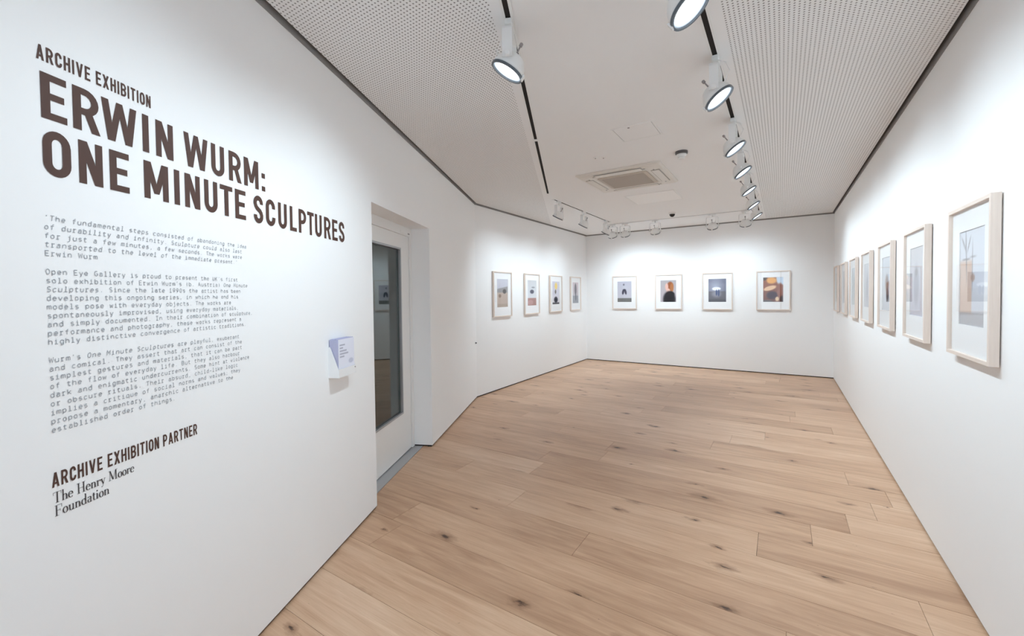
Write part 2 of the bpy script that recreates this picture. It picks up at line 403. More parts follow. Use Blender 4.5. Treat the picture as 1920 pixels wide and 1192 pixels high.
# ------------------------------------------------------------------ doorway on the entry wall
def wobj(name, s0, s1, o0, o1, z0, z1, mat, parent, origin, bev=0.0):
    """box given in wall coordinates relative to an origin (s, off, z) of its root"""
    bm = bmesh.new(); box(bm, s0 - origin[0], s1 - origin[0], o0 - origin[1], o1 - origin[1], z0 - origin[2], z1 - origin[2])
    if bev: bevel(bm, bev)
    return mesh_obj(name, bm, mat, parent)
WROT = math.atan2(DL.y, DL.x)          # local x = along wall towards camera, local y = into the room
def wempty(name, s, off, z): return empty(name, lw(s, off, z), WROT)
org = ((D0 + D1) / 2, -0.2, 0.0)
droot = wempty('door_1', *org); tag(droot, 'white door with a tall dark glass panel set in the entry wall', 'door', kind='structure')
FO0, FO1 = -0.255, -0.187
fr = wobj('door_frame', D0 + 0.001, D0 + 0.055, FO0, FO1, 0.006, DZ - 0.001, M_DOOR, droot, org, 0.003)
wobj('door_frame', D1 - 0.055, D1 - 0.001, FO0, FO1, 0.006, DZ - 0.001, M_DOOR, droot, org, 0.003)
wobj('door_frame', D0 + 0.055, D1 - 0.055, FO0, FO1, 2.125, DZ - 0.001, M_DOOR, droot, org, 0.003)
LO0, LO1 = -0.245, -0.200
ls0, ls1, lz0, lz1 = D0 + 0.0575, D1 - 0.0575, 0.012, 2.1235
gs0, gs1, gz0, gz1 = 2.315, 2.985, 0.405, 1.995
leaf = wobj('door_leaf', ls0, gs0, LO0, LO1, lz0, lz1, M_DOOR, droot, org)
# complete the leaf as one mesh: stiles and rails
bm = bmesh.new()
def lb(s0, s1, z0, z1, o0=LO0, o1=LO1): box(bm, s0 - org[0], s1 - org[0], o0 - org[1], o1 - org[1], z0, z1)
lb(ls0, gs0, lz0, lz1); lb(gs1, ls1, lz0, lz1); lb(gs0, gs1, lz0, gz0); lb(gs0, gs1, gz1, lz1)
bm.to_mesh(leaf.data); bm.free()
for (a, b_, c, d) in ((gs0, gs0 + 0.018, gz0, gz1), (gs1 - 0.018, gs1, gz0, gz1), (gs0 + 0.018, gs1 - 0.018, gz0, gz0 + 0.018), (gs0 + 0.018, gs1 - 0.018, gz1 - 0.018, gz1)):
    wobj('glazing_bead', a, b_, LO1 - 0.02, LO1 + 0.005, c, d, M_METAL, leaf, org, 0.002)
wobj('glass_panel', gs0 + 0.004, gs1 - 0.004, -0.225, -0.219, gz0 + 0.004, gz1 - 0.004, M_DOORGLASS, leaf, org)
wobj('door_closer', D0 + 0.07, D0 + 0.28, -0.200, -0.182, 2.132, 2.165, M_DOOR, droot, org, 0.004)
wobj('closer_arm', D0 + 0.075, D0 + 0.11, -0.1820, -0.176, 2.142, 2.152, M_KNOB, droot, org)
for z in (0.3, 1.05, 1.85):
    bm = bmesh.new(); lathe(bm, [(0.007, -0.05), (0.007, 0.05)], 12, M=Matrix.Translation((D0 + 0.057 - org[0], -0.194 - org[1], z))); mesh_obj('hinge', bm, M_DOOR, droot)
th = wobj('threshold_strip', D0 + 0.002, D1 - 0.002, -0.255, -0.1002, 0.0, 0.006, M_METAL, droot, org)
# unlit store room behind the glass
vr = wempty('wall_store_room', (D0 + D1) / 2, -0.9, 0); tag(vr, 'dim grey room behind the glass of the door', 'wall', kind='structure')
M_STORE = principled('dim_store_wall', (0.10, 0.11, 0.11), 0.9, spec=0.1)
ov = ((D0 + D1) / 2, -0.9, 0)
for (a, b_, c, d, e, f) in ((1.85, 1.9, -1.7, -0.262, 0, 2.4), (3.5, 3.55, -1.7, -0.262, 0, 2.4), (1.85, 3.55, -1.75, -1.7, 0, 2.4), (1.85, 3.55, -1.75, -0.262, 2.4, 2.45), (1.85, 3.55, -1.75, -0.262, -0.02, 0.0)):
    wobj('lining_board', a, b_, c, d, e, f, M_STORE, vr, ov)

# small lock at the corner of the two left walls
lk = wempty('wall_lock', 0.075, 0.0, 0.83); tag(lk, 'tiny dark lock at the corner where the two left walls meet', 'lock')
bm = bmesh.new(); lathe(bm, [(0.017, 0.0), (0.017, 0.005), (0.013, 0.008)], 20, M=Matrix.Rotation(math.radians(-90), 4, 'X')); mesh_obj('escutcheon', bm, M_METAL, lk)
bm = bmesh.new(); lathe(bm, [(0.010, 0.007), (0.010, 0.020), (0.007, 0.023)], 20, M=Matrix.Rotation(math.radians(-90), 4, 'X')); mesh_obj('cylinder_barrel', bm, M_BLACK, lk)

# ------------------------------------------------------------------ lighting tracks
def track(p0, p1, label):
    p0, p1 = Vector(p0), Vector(p1); L_ = (p1 - p0).length; rz = math.atan2(p1.y - p0.y, p1.x - p0.x)
    r = empty('lighting_track', (p0.x, p0.y, H), rz); tag(r, label, 'light track', 'recessed lighting tracks')
    for s_ in (-1, 1):
        bm = bmesh.new(); box(bm, 0, L_, min(s_ * 0.013, s_ * 0.026), max(s_ * 0.013, s_ * 0.026), -0.004, 0); mesh_obj('track_lip', bm, M_WHITE, r)
    bm = bmesh.new(); box(bm, 0, L_, -0.013, 0.013, -0.0008, 0.0); mesh_obj('track_slot', bm, M_DARK, r)
    for x in (0.006, L_ - 0.006):
        bm = bmesh.new(); box(bm, x - 0.006, x + 0.006, -0.013, 0.013, -0.0045, 0); mesh_obj('end_cap', bm, M_WHITE, r)
    return r, L_
tA = lw(0.385, TL_OFF, 0); tB = lw(6.3, TL_OFF, 0)
t1, L1 = track(tA, tB, 'dark slotted lighting track parallel to the wall with the text')
for s_ in (2.40 - 0.385,):
    bm = bmesh.new(); box(bm, s_ - 0.02, s_ + 0.02, -0.026, 0.026, -0.0055, 0); mesh_obj('joint_cover', bm, M_WHITE, t1)
track((TR_X, 0.2, 0), (TR_X, 8.25, 0), 'long lighting track above the right side of the floor')
track((TF_X, 5.48, 0), (TF_X, 7.82, 0), 'short lighting track along the far left wall')
track((-2.87, TB_Y, 0), (-0.42, TB_Y, 0), 'lighting track running along the end wall')

# ------------------------------------------------------------------ spotlights
def make_spot_meshes():
    D = {}
    def put(k, bm, mat, smooth=False):
        me = bpy.data.meshes.new(k); bmesh.ops.recalc_face_normals(bm, faces=bm.faces); bm.to_mesh(me); bm.free(); me.materials.append(mat)
        if smooth:
            for p in me.polygons: p.use_smooth = True
        D[k] = me
    bm = bmesh.new(); box(bm, -0.055, 0.055, -0.017, 0.017, -0.032, -0.0056); bevel(bm, 0.003); put('track_adapter', bm, M_WHITE)
    bm = bmesh.new(); lathe(bm, [(0.011, -0.030), (0.011, -0.062)], 16); put('stem', bm, M_WHITE)
    # U shaped yoke: rounded frame of flat bar
    bm = bmesh.new(); w, zt, zb, t, d = 0.098, -0.060, -0.215, 0.006, 0.024
    out = [(-w, zb), (-w, zt - 0.02), (-w + 0.006, zt - 0.006), (-w + 0.02, zt), (w - 0.02, zt), (w - 0.006, zt - 0.006), (w, zt - 0.02), (w, zb)]
    inn = [(-w + t, zb), (-w + t, zt - 0.022), (-w + 0.011, zt - 0.011), (-w + 0.022, zt - t), (w - 0.022, zt - t), (w - 0.011, zt - 0.011), (w - t, zt - 0.022), (w - t, zb)]
    ring = []
    for (a, b_) in zip(out, inn):
        ring.append([bm.verts.new((a[0], -d, a[1])), bm.verts.new((a[0], d, a[1])), bm.verts.new((b_[0], d, b_[1])), bm.verts.new((b_[0], -d, b_[1]))])
    for a, b_ in zip(ring, ring[1:]):
        for q in range(4): bm.faces.new((a[q], a[(q + 1) % 4], b_[(q + 1) % 4], b_[q]))
    bm.faces.new(ring[0][::-1]); bm.faces.new(ring[-1]); put('yoke', bm, M_WHITE)
    # head: shallow round housing about local z, opening towards +z
    bm = bmesh.new(); lathe(bm, [(0.022, -0.062), (0.034, -0.058), (0.052, -0.048), (0.072, -0.020), (0.082, 0.005), (0.084, 0.030), (0.079, 0.030), (0.077, 0.012)], 40, True, False); put('lamp_head', bm, M_WHITE, True)
    bm = bmesh.new(); lathe(bm, [(0.0775, 0.026), (0.0775, 0.036), (0.0865, 0.036), (0.0865, 0.024), (0.0775, 0.026)], 40, False, False); put('dark_rim', bm, M_RIM)
    bm = bmesh.new(); lathe(bm, [(0.077, 0.028), (0.05, 0.022), (0.02, 0.019)], 40, False, True); put('lamp_lens', bm, M_LENS, True)
    bm = bmesh.new(); lathe(bm, [(0.004, -0.062), (0.004, -0.105), (0.009, -0.107), (0.009, -0.122), (0.006, -0.125)], 14); put('aiming_knob', bm, M_KNOB)
    bm = bmesh.new(); lathe(bm, [(0.014, 0.0), (0.014, 0.016), (0.010, 0.020)], 16); put('pivot_cap', bm, M_WHITE)
    bm = bmesh.new(); box(bm, -0.012, 0.012, 0.083, 0.092, 0.010, 0.040); bevel(bm, 0.002); put('retaining_clip', bm, M_WHITE)
    bm = bmesh.new(); tube(bm, [(0.03, 0.012, -0.028), (0.05, 0.055, -0.06), (0.045, 0.075, -0.11), (0.03, 0.045, -0.165)], 0.003, 8); put('cable', bm, M_WHITE)
    return D
SM = make_spot_meshes()
def spotlight(x, y, aim, tilt_deg, label, power=1.0, cone=125):
    """aim = plan direction the lamp faces"""
    a = Vector((aim[0], aim[1], 0)).normalized(); rz = math.atan2(a.y, a.x) - math.pi / 2
    r = empty('track_spotlight', (x, y, H), rz); tag(r, label, 'spotlight', 'white track spotlights')
    for k_ in ('track_adapter', 'stem', 'yoke', 'cable'): link(k_, SM[k_], r)
    t = math.radians(tilt_deg)
    hc = Vector((0, 0.0, -0.213)); d = Vector((0, math.cos(t), -math.sin(t)))
    q = d.to_track_quat('Z', 'Y')
    hd = link('lamp_head', SM['lamp_head'], r, hc); hd.rotation_mode = 'QUATERNION'; hd.rotation_quaternion = q
    for k_ in ('dark_rim', 'lamp_lens', 'aiming_knob'): link(k_, SM[k_], hd)
    # clip sits on the lower side of the rim
    c = link('retaining_clip', SM['retaining_clip'], hd)
    low = q.inverted() @ Vector((0, 0, -1)); c.rotation_euler = (0, 0, math.atan2(low.y, low.x) - math.pi / 2)
    for sx in (-1, 1):
        p = link('pivot_cap', SM['pivot_cap'], r, (sx * 0.098, 0, -0.205), (0, math.radians(90 * sx), 0))
    ld = bpy.data.lights.new('lamp_beam', 'SPOT'); ld.energy = SPOT_W * power; ld.color = SPOT_COLOR; ld.spot_size = math.radians(cone); ld.spot_blend = 1.0; ld.shadow_soft_size = 0.05
    lo = bpy.data.objects.new('lamp_beam', ld); COL.objects.link(lo); lo.parent = r; lo.location = hc + d * 0.075
    lo.rotation_mode = 'QUATERNION'; lo.rotation_quaternion = d.to_track_quat('-Z', 'Y')
    return r
rn = ['right-hand track spotlight cut off by the top of the picture', 'second spotlight from the viewer on the right-hand track', 'third spotlight from the viewer on the right-hand track',
      'fourth spotlight from the viewer on the right-hand track', 'fifth spotlight from the viewer on the right-hand track', 'sixth spotlight from the viewer on the right-hand track',
      'farthest spotlight on the right-hand track, near the end wall']
for y, lbl in zip((1.83, 2.76, 3.80, 4.58, 5.46, 6.40, 7.34), rn):
    spotlight(TR_X, y, (1, 0), 55, lbl)
for s_, pw, lbl in ((4.02, 0.95, 'single lit spotlight hanging from the track facing the printed wall'), (4.93, 0.72, 'spotlight on the left track above the viewer, lighting the text')):
    p = lw(s_, TL_OFF, 0); spotlight(p.x, p.y, (-NL.x, -NL.y), 60, lbl, pw)
for y, lbl in zip((5.64, 6.58, 7.64), ('far left track spotlight nearest the door wall', 'middle spotlight of the three on the far left track', 'far left track spotlight nearest the end wall')):
    spotlight(TF_X, y, (-1, 0), 60, lbl, 0.86)
for x, lbl in zip((-2.79, -2.54, -1.975, -1.01, -0.51), ('leftmost spotlight on the end wall track, in the corner', 'second spotlight from the left on the end wall track', 'spotlight left of the black dome camera on the end wall track',
                  'spotlight right of the black dome camera on the end wall track', 'rightmost spotlight on the end wall track')):
    spotlight(x, TB_Y, (0, 1), 56, lbl, 0.74)

# ------------------------------------------------------------------ ceiling fittings
# air conditioning cassette
ac = empty('air_conditioner', (-1.53, 5.0, H)); tag(ac, 'square cream ceiling air conditioner with a grey intake grille', 'air conditioner')
bm = bmesh.new(); W = 0.475
def sq(r_, z, rad=0.03, n=4):
    pts = []
    for cx_, cy_, a0 in ((1, 1, 0), (-1, 1, 90), (-1, -1, 180), (1, -1, 270)):
        for i in range(n + 1):
            a = math.radians(a0 + 90 * i / n); pts.append((cx_ * (r_ - rad) + rad * math.cos(a), cy_ * (r_ - rad) + rad * math.sin(a), z))
    return pts
def loft(bm, loops, cap0=True, cap1=True):
    rs = [[bm.verts.new(p) for p in l] for l in loops]; n = len(rs[0])
    for a, b_ in zip(rs, rs[1:]):
        for i in range(n): bm.faces.new((a[i], a[(i + 1) % n], b_[(i + 1) % n], b_[i]))
    if cap0: bm.faces.new(rs[0])
    if cap1: bm.faces.new(rs[-1])
loft(bm, [sq(W, 0), sq(W, -0.010), sq(W - 0.02, -0.022), sq(W - 0.10, -0.030), sq(0.30, -0.030, 0.05), sq(0.29, -0.022, 0.05)], True, True); mesh_obj('cover_panel', bm, M_ACPL, ac)
M_SLOT = principled('taupe_slot', (0.36, 0.34, 0.31), 0.7)
M_GRILLE = principled('taupe_grille', rgb(192, 182, 171), 0.6)
gr = bmesh.new(); loft(gr, [sq(0.283, -0.0225, 0.045), sq(0.283, -0.030, 0.045), sq(0.265, -0.034, 0.04)]); g_o = mesh_obj('intake_grille', gr, M_GRILLE, ac)
for i in range(22):
    bm = bmesh.new(); y = -0.24 + i * 0.48 / 21; box(bm, -0.245, 0.245, y - 0.004, y + 0.004, -0.038, -0.0335); mesh_obj('grille_bar', bm, M_GRILLE, g_o)
for i in range(4):
    a = i * math.pi / 2
    bm = bmesh.new(); box(bm, -0.26, 0.26, 0.335, 0.415, -0.035, -0.0305); bevel(bm, 0.003); o = mesh_obj('louvre_flap', bm, M_ACPL, ac); o.rotation_euler = (0, 0, a)
    bm = bmesh.new(); box(bm, -0.267, 0.267, 0.328, 0.422, -0.0308, -0.0280); o = mesh_obj('louvre_slot', bm, M_SLOT, ac); o.rotation_euler = (0, 0, a)
    for sx in (-1, 1):
        bm = bmesh.new(); box(bm, sx * 0.285 - 0.012, sx * 0.285 + 0.012, 0.36, 0.374, -0.033, -0.0285); o = mesh_obj('cover_clip', bm, M_KNOB, ac); o.rotation_euler = (0, 0, a)
# access hatches
def hatch(cx_, cy_, w, label, mat, lock=True):
    r = empty('ceiling_hatch', (cx_, cy_, H)); tag(r, label, 'access hatch')
    bm = bmesh.new(); h_ = w / 2
    for (a, b_, c, d) in ((-h_, h_, -h_, -h_ + 0.012), (-h_, h_, h_ - 0.012, h_), (-h_, -h_ + 0.012, -h_ + 0.012, h_ - 0.012), (h_ - 0.012, h_, -h_ + 0.012, h_ - 0.012)): box(bm, a, b_, c, d, -0.004, 0)
    mesh_obj('hatch_frame', bm, M_WHITE, r)
    bm = bmesh.new(); box(bm, -h_ + 0.012, h_ - 0.012, -h_ + 0.012, h_ - 0.012, -0.0006, 0); mesh_obj('hatch_gap', bm, M_GAP, r)
    bm = bmesh.new(); box(bm, -h_ + 0.0155, h_ - 0.0155, -h_ + 0.0155, h_ - 0.0155, -0.0035, -0.0007); mesh_obj('hatch_panel', bm, mat, r)
    if lock:
        bm = bmesh.new(); lathe(bm, [(0.009, -0.0036), (0.009, -0.007)], 14, M=Matrix.Translation((-0.03, -h_ + 0.035, 0))); mesh_obj('hatch_lock', bm, M_KNOB, r)
    return r
hatch(-1.03, 3.62, 0.34, 'small square access hatch in front of the air conditioner', M_CEIL)
hatch(-1.53, 6.24, 0.67, 'larger pale square hatch behind the air conditioner', principled('bright_white_panel', (0.87, 0.87, 0.865), 0.6), False)
# smoke detector
sd = empty('smoke_detector', (-0.815, 4.37, H)); tag(sd, 'white smoke detector with a dark base on the ceiling', 'smoke detector')
bm = bmesh.new(); lathe(bm, [(0.056, 0.0), (0.056, -0.022), (0.050, -0.026)], 32); mesh_obj('base_ring', bm, principled('dark_detector_base', (0.10, 0.095, 0.095), 0.5), sd)
bm = bmesh.new(); lathe(bm, [(0.046, -0.024), (0.046, -0.038), (0.040, -0.050), (0.028, -0.056)], 32); mesh_obj('detector_body', bm, M_PLASTIC, sd, True)
bm = bmesh.new(); lathe(bm, [(0.030, -0.054), (0.030, -0.072), (0.020, -0.078)], 24); mesh_obj('sensor_chamber', bm, M_PLASTIC, sd, True)
# dome camera
cc = empty('dome_camera', (-1.565, 7.58, H)); tag(cc, 'small black dome security camera on the ceiling by the end wall', 'security camera')
bm = bmesh.new(); lathe(bm, [(0.058, 0.0), (0.058, -0.018), (0.048, -0.026)], 32); mesh_obj('mounting_ring', bm, M_PLASTIC, cc)
bm = bmesh.new(); lathe(bm, [(0.046, -0.026)] + [(0.046 * math.cos(math.radians(a)), -0.026 - 0.046 * math.sin(math.radians(a))) for a in (20, 40, 60, 75, 85)], 32); mesh_obj('dark_dome', bm, M_BLACK, cc, True)
# sprinkler rosettes
for i, (x, y) in enumerate(((-1.57, 4.06), (-1.50, 4.10))):
    sr_ = empty('ceiling_rosette', (x, y, H)); tag(sr_, ('left' if i == 0 else 'right') + ' of two tiny white rosettes ahead of the air conditioner', 'rosette', 'ceiling rosettes')
    bm = bmesh.new(); lathe(bm, [(0.022, 0), (0.022, -0.004), (0.012, -0.007)], 20); mesh_obj('rosette_plate', bm, M_WHITE, sr_)
    bm = bmesh.new(); lathe(bm, [(0.006, -0.006), (0.006, -0.012)], 12); mesh_obj('rosette_pin', bm, M_KNOB, sr_)

# ------------------------------------------------------------------ framed photographs
FW, FH, FD, RW = 0.54, 0.73, 0.032, 0.017
STAND = 0.005
def rail_mesh(name, L_):
    """mitred rail along local x, outer edge at y=0, inner edge at y=RW; depth z 0..FD"""
    bm = bmesh.new(); h_ = L_ / 2
    lo = [bm.verts.new(p) for p in ((-h_, 0, 0), (h_, 0, 0), (h_ - RW, RW, 0), (-h_ + RW, RW, 0))]
    hi = [bm.verts.new((v.co.x, v.co.y, FD)) for v in lo]
    bm.faces.new(lo[::-1]); bm.faces.new(hi)
    for i in range(4): bm.faces.new((lo[i], lo[(i + 1) % 4], hi[(i + 1) % 4], hi[i]))
    bmesh.ops.recalc_face_normals(bm, faces=bm.faces)
    me = bpy.data.meshes.new(name); bm.to_mesh(me); bm.free(); me.materials.append(M_ASH); return me
RAIL_H, RAIL_V = rail_mesh('frame_rail_short', FW), rail_mesh('frame_rail_long', FH)
PRW, PRH, PRB = 0.315, 0.455, 0.155      # print size and height above the bottom edge
def flat_box(name, x0, x1, y0, y1, z0, z1, mat):
    bm = bmesh.new(); box(bm, x0, x1, y0, y1, z0, z1); bmesh.ops.recalc_face_normals(bm, faces=bm.faces)
    me = bpy.data.meshes.new(name); bm.to_mesh(me); bm.free(); me.materials.append(mat); return me
MAT_ME = bpy.data.meshes.new('mat_board')
bm = bmesh.new()
X1, Y1, x1, ya, yb = FW / 2 - RW + 0.002, FH / 2 - RW + 0.002, PRW / 2, -FH / 2 + PRB, -FH / 2 + PRB + PRH
for (a, b_, c, d) in ((-X1, -x1, -Y1, Y1), (x1, X1, -Y1, Y1), (-x1, x1, -Y1, ya), (-x1, x1, yb, Y1)): box(bm, a, b_, c, d, 0.012, 0.0165)
bmesh.ops.recalc_face_normals(bm, faces=bm.faces); bm.to_mesh(MAT_ME); bm.free(); MAT_ME.materials.append(M_MAT)
GLASS_ME = bpy.data.meshes.new('glazing')
GLASS_ME.from_pydata([(-X1, -Y1, 0.024), (X1, -Y1, 0.024), (X1, Y1, 0.024), (-X1, Y1, 0.024)], [], [(0, 1, 2, 3)]); GLASS_ME.materials.append(M_GLASS)
BACK_ME = flat_box('backing_board', -X1, X1, -Y1, Y1, 0.002, 0.0105, principled('brown_backing', (0.3, 0.24, 0.18), 0.9))

def print_mesh(name, w, h, z, fn, nx=40, ny=56):
    vs_, fs, cols = [], [], []
    for j in range(ny + 1):
        for i in range(nx + 1):
            u, v = i / nx, j / ny; vs_.append(((u - 0.5) * w, (v - 0.5) * h, z)); cols.append(fn(u, v))
    for j in range(ny):
        for i in range(nx):
            a = j * (nx + 1) + i; fs.append((a, a + 1, a + nx + 2, a + nx + 1))
    me = bpy.data.meshes.new(name); me.from_pydata(vs_, [], fs); me.materials.append(M_PRINT)
    at = me.color_attributes.new('print_color', 'FLOAT_COLOR', 'POINT')
    for i, c in enumerate(cols): at.data[i].color = (*lin([max(0, min(1, q / 255)) for q in c]), 1)
    return me
def mixc(a, b_, t): return tuple(p + (q - p) * t for p, q in zip(a, b_))
def blob(u, v, cx_, cy_, rx, ry, soft=0.25, rot=0.0):
    du, dv = u - cx_, v - cy_
    c, s_ = math.cos(rot), math.sin(rot); du, dv = c * du + s_ * dv, -s_ * du + c * dv
    d = math.sqrt((du / rx) ** 2 + (dv / ry) ** 2)
    t = (1 + soft - d) / (2 * soft); t = max(0, min(1, t)); return t * t * (3 - 2 * t)
def step(x, e, soft=0.02):
    t = max(0, min(1, (x - e + soft) / (2 * soft))); return t * t * (3 - 2 * t)
def layered(bg, items):
    def fn(u, v):
        c = bg(u, v) if callable(bg) else bg
        for it in items:
            col, args = it[0], it[1:]
            if args[0] == 'below': c = mixc(col, c, step(v, args[1](u) if callable(args[1]) else args[1], 0.02))
            else: c = mixc(c, col, blob(u, v, *args))
        return c
    return fn
def vgrad(a, b_): return lambda u, v: mixc(a, b_, v)
P = {}
P['b1'] = layered(vgrad((205, 203, 212), (186, 185, 198)), [((118, 118, 116), 'below', 0.19), ((196, 195, 205), 0.48, 0.66, 0.14, 0.15), ((120, 118, 128), 0.45, 0.84, 0.06, 0.05), ((62, 60, 78), 0.40, 0.48, 0.07, 0.12, 0.3, -0.25), ((62, 60, 78), 0.58, 0.48, 0.07, 0.12, 0.3, 0.35), ((62, 60, 78), 0.49, 0.57, 0.12, 0.06)])
P['b2'] = layered(vgrad((188, 178, 182), (170, 165, 168)), [((150, 84, 52), 0.62, 0.72, 0.20, 0.20), ((176, 112, 66), 0.72, 0.66, 0.11, 0.20), ((226, 184, 172), 0.40, 0.70, 0.10, 0.16), ((226, 186, 172), 0.50, 0.50, 0.12, 0.12), ((30, 30, 36), 0.56, 0.12, 0.38, 0.36), ((30, 30, 36), 0.62, 0.36, 0.26, 0.13)])
P['b3'] = layered(lambda u, v: mixc((120, 122, 140), (176, 180, 198), max(0, 1 - 1.7 * math.hypot(u - 0.4, v - 0.62))), [((112, 110, 118), 'below', 0.46), ((98, 97, 104), 'below', 0.12), ((150, 150, 160), 0.45, 0.35, 0.25, 0.14, 0.6), ((240, 243, 250), 0.45, 0.57, 0.24, 0.075, 0.15), ((80, 92, 128), 0.46, 0.40, 0.05, 0.13), ((80, 92, 128), 0.58, 0.39, 0.05, 0.15)])
P['b4'] = layered(vgrad((122, 74, 62), (160, 96, 66)), [((206, 220, 236), 0.98, 0.98, 0.34, 0.28, 0.15, 0.5), ((74, 56, 40), 0.05, 0.97, 0.14, 0.10), ((232, 170, 92), 0.42, 0.87, 0.24, 0.13), ((232, 194, 158), 0.34, 0.56, 0.32, 0.09, 0.2, 0.2), ((66, 40, 52), 0.45, 0.27, 0.28, 0.16), ((150, 98, 82), 0.85, 0.45, 0.16, 0.30), ((100, 92, 92), 0.15, 0.02, 0.35, 0.06), ((232, 204, 170), 0.70, 0.12, 0.09, 0.09), ((70, 44, 40), 0.93, 0.10, 0.10, 0.15)])
P['l1'] = layered(vgrad((186, 184, 196), (205, 205, 216)), [((150, 148, 150), 'below', lambda u: 0.64 + 0.10 * u), ((190, 172, 160), 'below', 0.52), ((176, 158, 144), 'below', 0.12), ((78, 74, 74), 0.70, 0.56, 0.16, 0.08), ((140, 118, 104), 0.28, 0.40, 0.12, 0.06)])
P['l2'] = layered(vgrad((222, 224, 230), (205, 208, 212)), [((172, 132, 126), 'below', 0.30), ((190, 150, 148), 0.35, 0.12, 0.30, 0.10), ((72, 74, 96), 0.52, 0.55, 0.22, 0.08), ((150, 150, 158), 0.66, 0.72, 0.20, 0.03)])
P['l3'] = layered(vgrad((226, 222, 226), (206, 204, 220)), [((240, 210, 120), 0.55, 0.80, 0.18, 0.15), ((110, 100, 90), 0.48, 0.55, 0.10, 0.09), ((40, 36, 50), 0.52, 0.20, 0.25, 0.13), ((40, 36, 50), 'below', 0.08)])
P['l4'] = layered(vgrad((192, 190, 194), (214, 200, 206)), [((156, 158, 166), 'below', 0.36), ((118, 112, 120), 0.52, 0.66, 0.18, 0.28), ((112, 112, 122), 0.55, 0.28, 0.12, 0.16)])
def tree(u, v):
    c = mixc((204, 206, 214), (216, 219, 226), v)
    c = mixc(c, (206, 176, 156), (1 - step(v, 0.68, 0.03)) * (1 - step(u, 0.48, 0.03)) * 0.9)
    c = mixc(c, (176, 174, 178), 1 - step(v, 0.14, 0.02))
    for (cx_, cy_, rx, ry, rot) in ((0.25, 0.75, 0.02, 0.28, 0.1), (0.15, 0.86, 0.015, 0.12, 0.9), (0.36, 0.85, 0.015, 0.10, -0.7), (0.50, 0.62, 0.014, 0.22, 0.0), (0.3, 0.70, 0.3, 0.008, 0.05)):
        c = mixc(c, (112, 104, 106), 0.7 * blob(u, v, cx_, cy_, rx, ry, 0.5, rot))
    return mixc(c, (160, 120, 90), 0.6 * blob(u, v, 0.52, 0.50, 0.08, 0.04))
P['r1'] = tree
P['r2'] = layered(vgrad((198, 196, 208), (206, 204, 206)), [((168, 166, 176), 0.45, 0.45, 0.20, 0.26, 0.5), ((150, 146, 150), 0.45, 0.64, 0.10, 0.06, 0.4)])
P['r3'] = layered(vgrad((204, 206, 212), (214, 218, 224)), [((150, 126, 112), 0.55, 0.50, 0.20, 0.16, 0.4), ((92, 84, 88), 0.62, 0.30, 0.16, 0.12, 0.4)])  # brown and dark blobs paint in the reflected end wall picture
P['r4'] = layered(vgrad((206, 206, 212), (214, 216, 222)), [((186, 186, 194), 0.5, 0.45, 0.2, 0.3, 0.5)])
P['r5'] = layered(vgrad((196, 206, 206), (208, 216, 222)), [((178, 186, 190), 0.5, 0.45, 0.2, 0.3, 0.5)])
P['r6'] = layered(vgrad((200, 198, 202), (210, 208, 212)), [((176, 172, 178), 0.5, 0.40, 0.22, 0.3, 0.5)])
P['r7'] = layered(vgrad((198, 190, 178), (206, 200, 194)), [((180, 170, 160), 0.5, 0.40, 0.22, 0.3, 0.5)])

def framed(key, pos, rz, label, group):
    """root at the bottom centre of the frame, local x = right, y = up, z = out of the wall"""
    r = empty('framed_photograph', pos, 0); r.rotation_euler = (math.radians(90), 0, rz)
    tag(r, label, 'picture frame', group)
    cy_ = FH / 2
    link('frame_rail', RAIL_H, r, (0, 0, STAND)); link('frame_rail', RAIL_H, r, (0, FH, STAND), (0, 0, math.pi))
    link('frame_rail', RAIL_V, r, (FW / 2, cy_, STAND), (0, 0, math.pi / 2)); link('frame_rail', RAIL_V, r, (-FW / 2, cy_, STAND), (0, 0, -math.pi / 2))
    link('backing_board', BACK_ME, r, (0, cy_, STAND)); link('mat_board', MAT_ME, r, (0, cy_, STAND))
    link('photo_print', print_mesh('photo_print', PRW + 0.004, PRH + 0.004, 0.0, P[key]), r, (0, PRB + PRH / 2, STAND + 0.0115))
    link('glazing', GLASS_ME, r, (0, cy_, STAND))
    for sx in (-1, 1):
        link('hanging_plate', HANG_ME, r, (sx * 0.2, 0.62, 0.0))
    return r
HANG_ME = flat_box('hanging_plate', -0.02, 0.02, -0.02, 0.02, 0.0, STAND + 0.001, M_METAL)
ZF = 1.198
rl = ['nearest and largest-looking frame on the right wall, showing a bare tree and orange building', 'second frame from the viewer on the right wall, pale grey photograph',
      'third frame from the viewer on the right wall, with a brown and dark reflection painted into its print', 'fourth frame from the viewer on the right wall', 'fifth frame from the viewer on the right wall',
      'sixth frame from the viewer on the right wall', 'farthest frame on the right wall, beside the corner']
for i, l in enumerate(rl):
    framed('r%d' % (i + 1), (XR, 2.585 + 0.966 * i + FW / 2, 1.207), math.radians(-90), l, 'framed photographs on the right wall')
bl = ['leftmost frame on the end wall, small dark leaping figure over a grey band', 'end wall frame with red-brown hair and a black top', 'end wall frame with a white patch and blue legs in a grey room', 'rightmost frame on the end wall, warm brown and orange photograph']
for i, (x, l) in enumerate(zip((-2.925, -1.995, -1.068, -0.132), bl)):
    framed('b%d' % (i + 1), (x, YB, 1.193), 0.0, l, 'framed photographs on the end wall')
ll = ['far left wall frame nearest the door, sandy landscape under pale sky', 'far left wall frame with a dark patch above a reddish floor', 'far left wall frame with a yellow patch over a black base', 'far left wall frame beside the corner, dim grey standing figure']
for i, l in enumerate(ll):
    framed('l%d' % (i + 1), (XL, 5.44 + 0.968 * i + FW / 2, 1.183), math.radians(90), l, 'framed photographs on the far left wall')

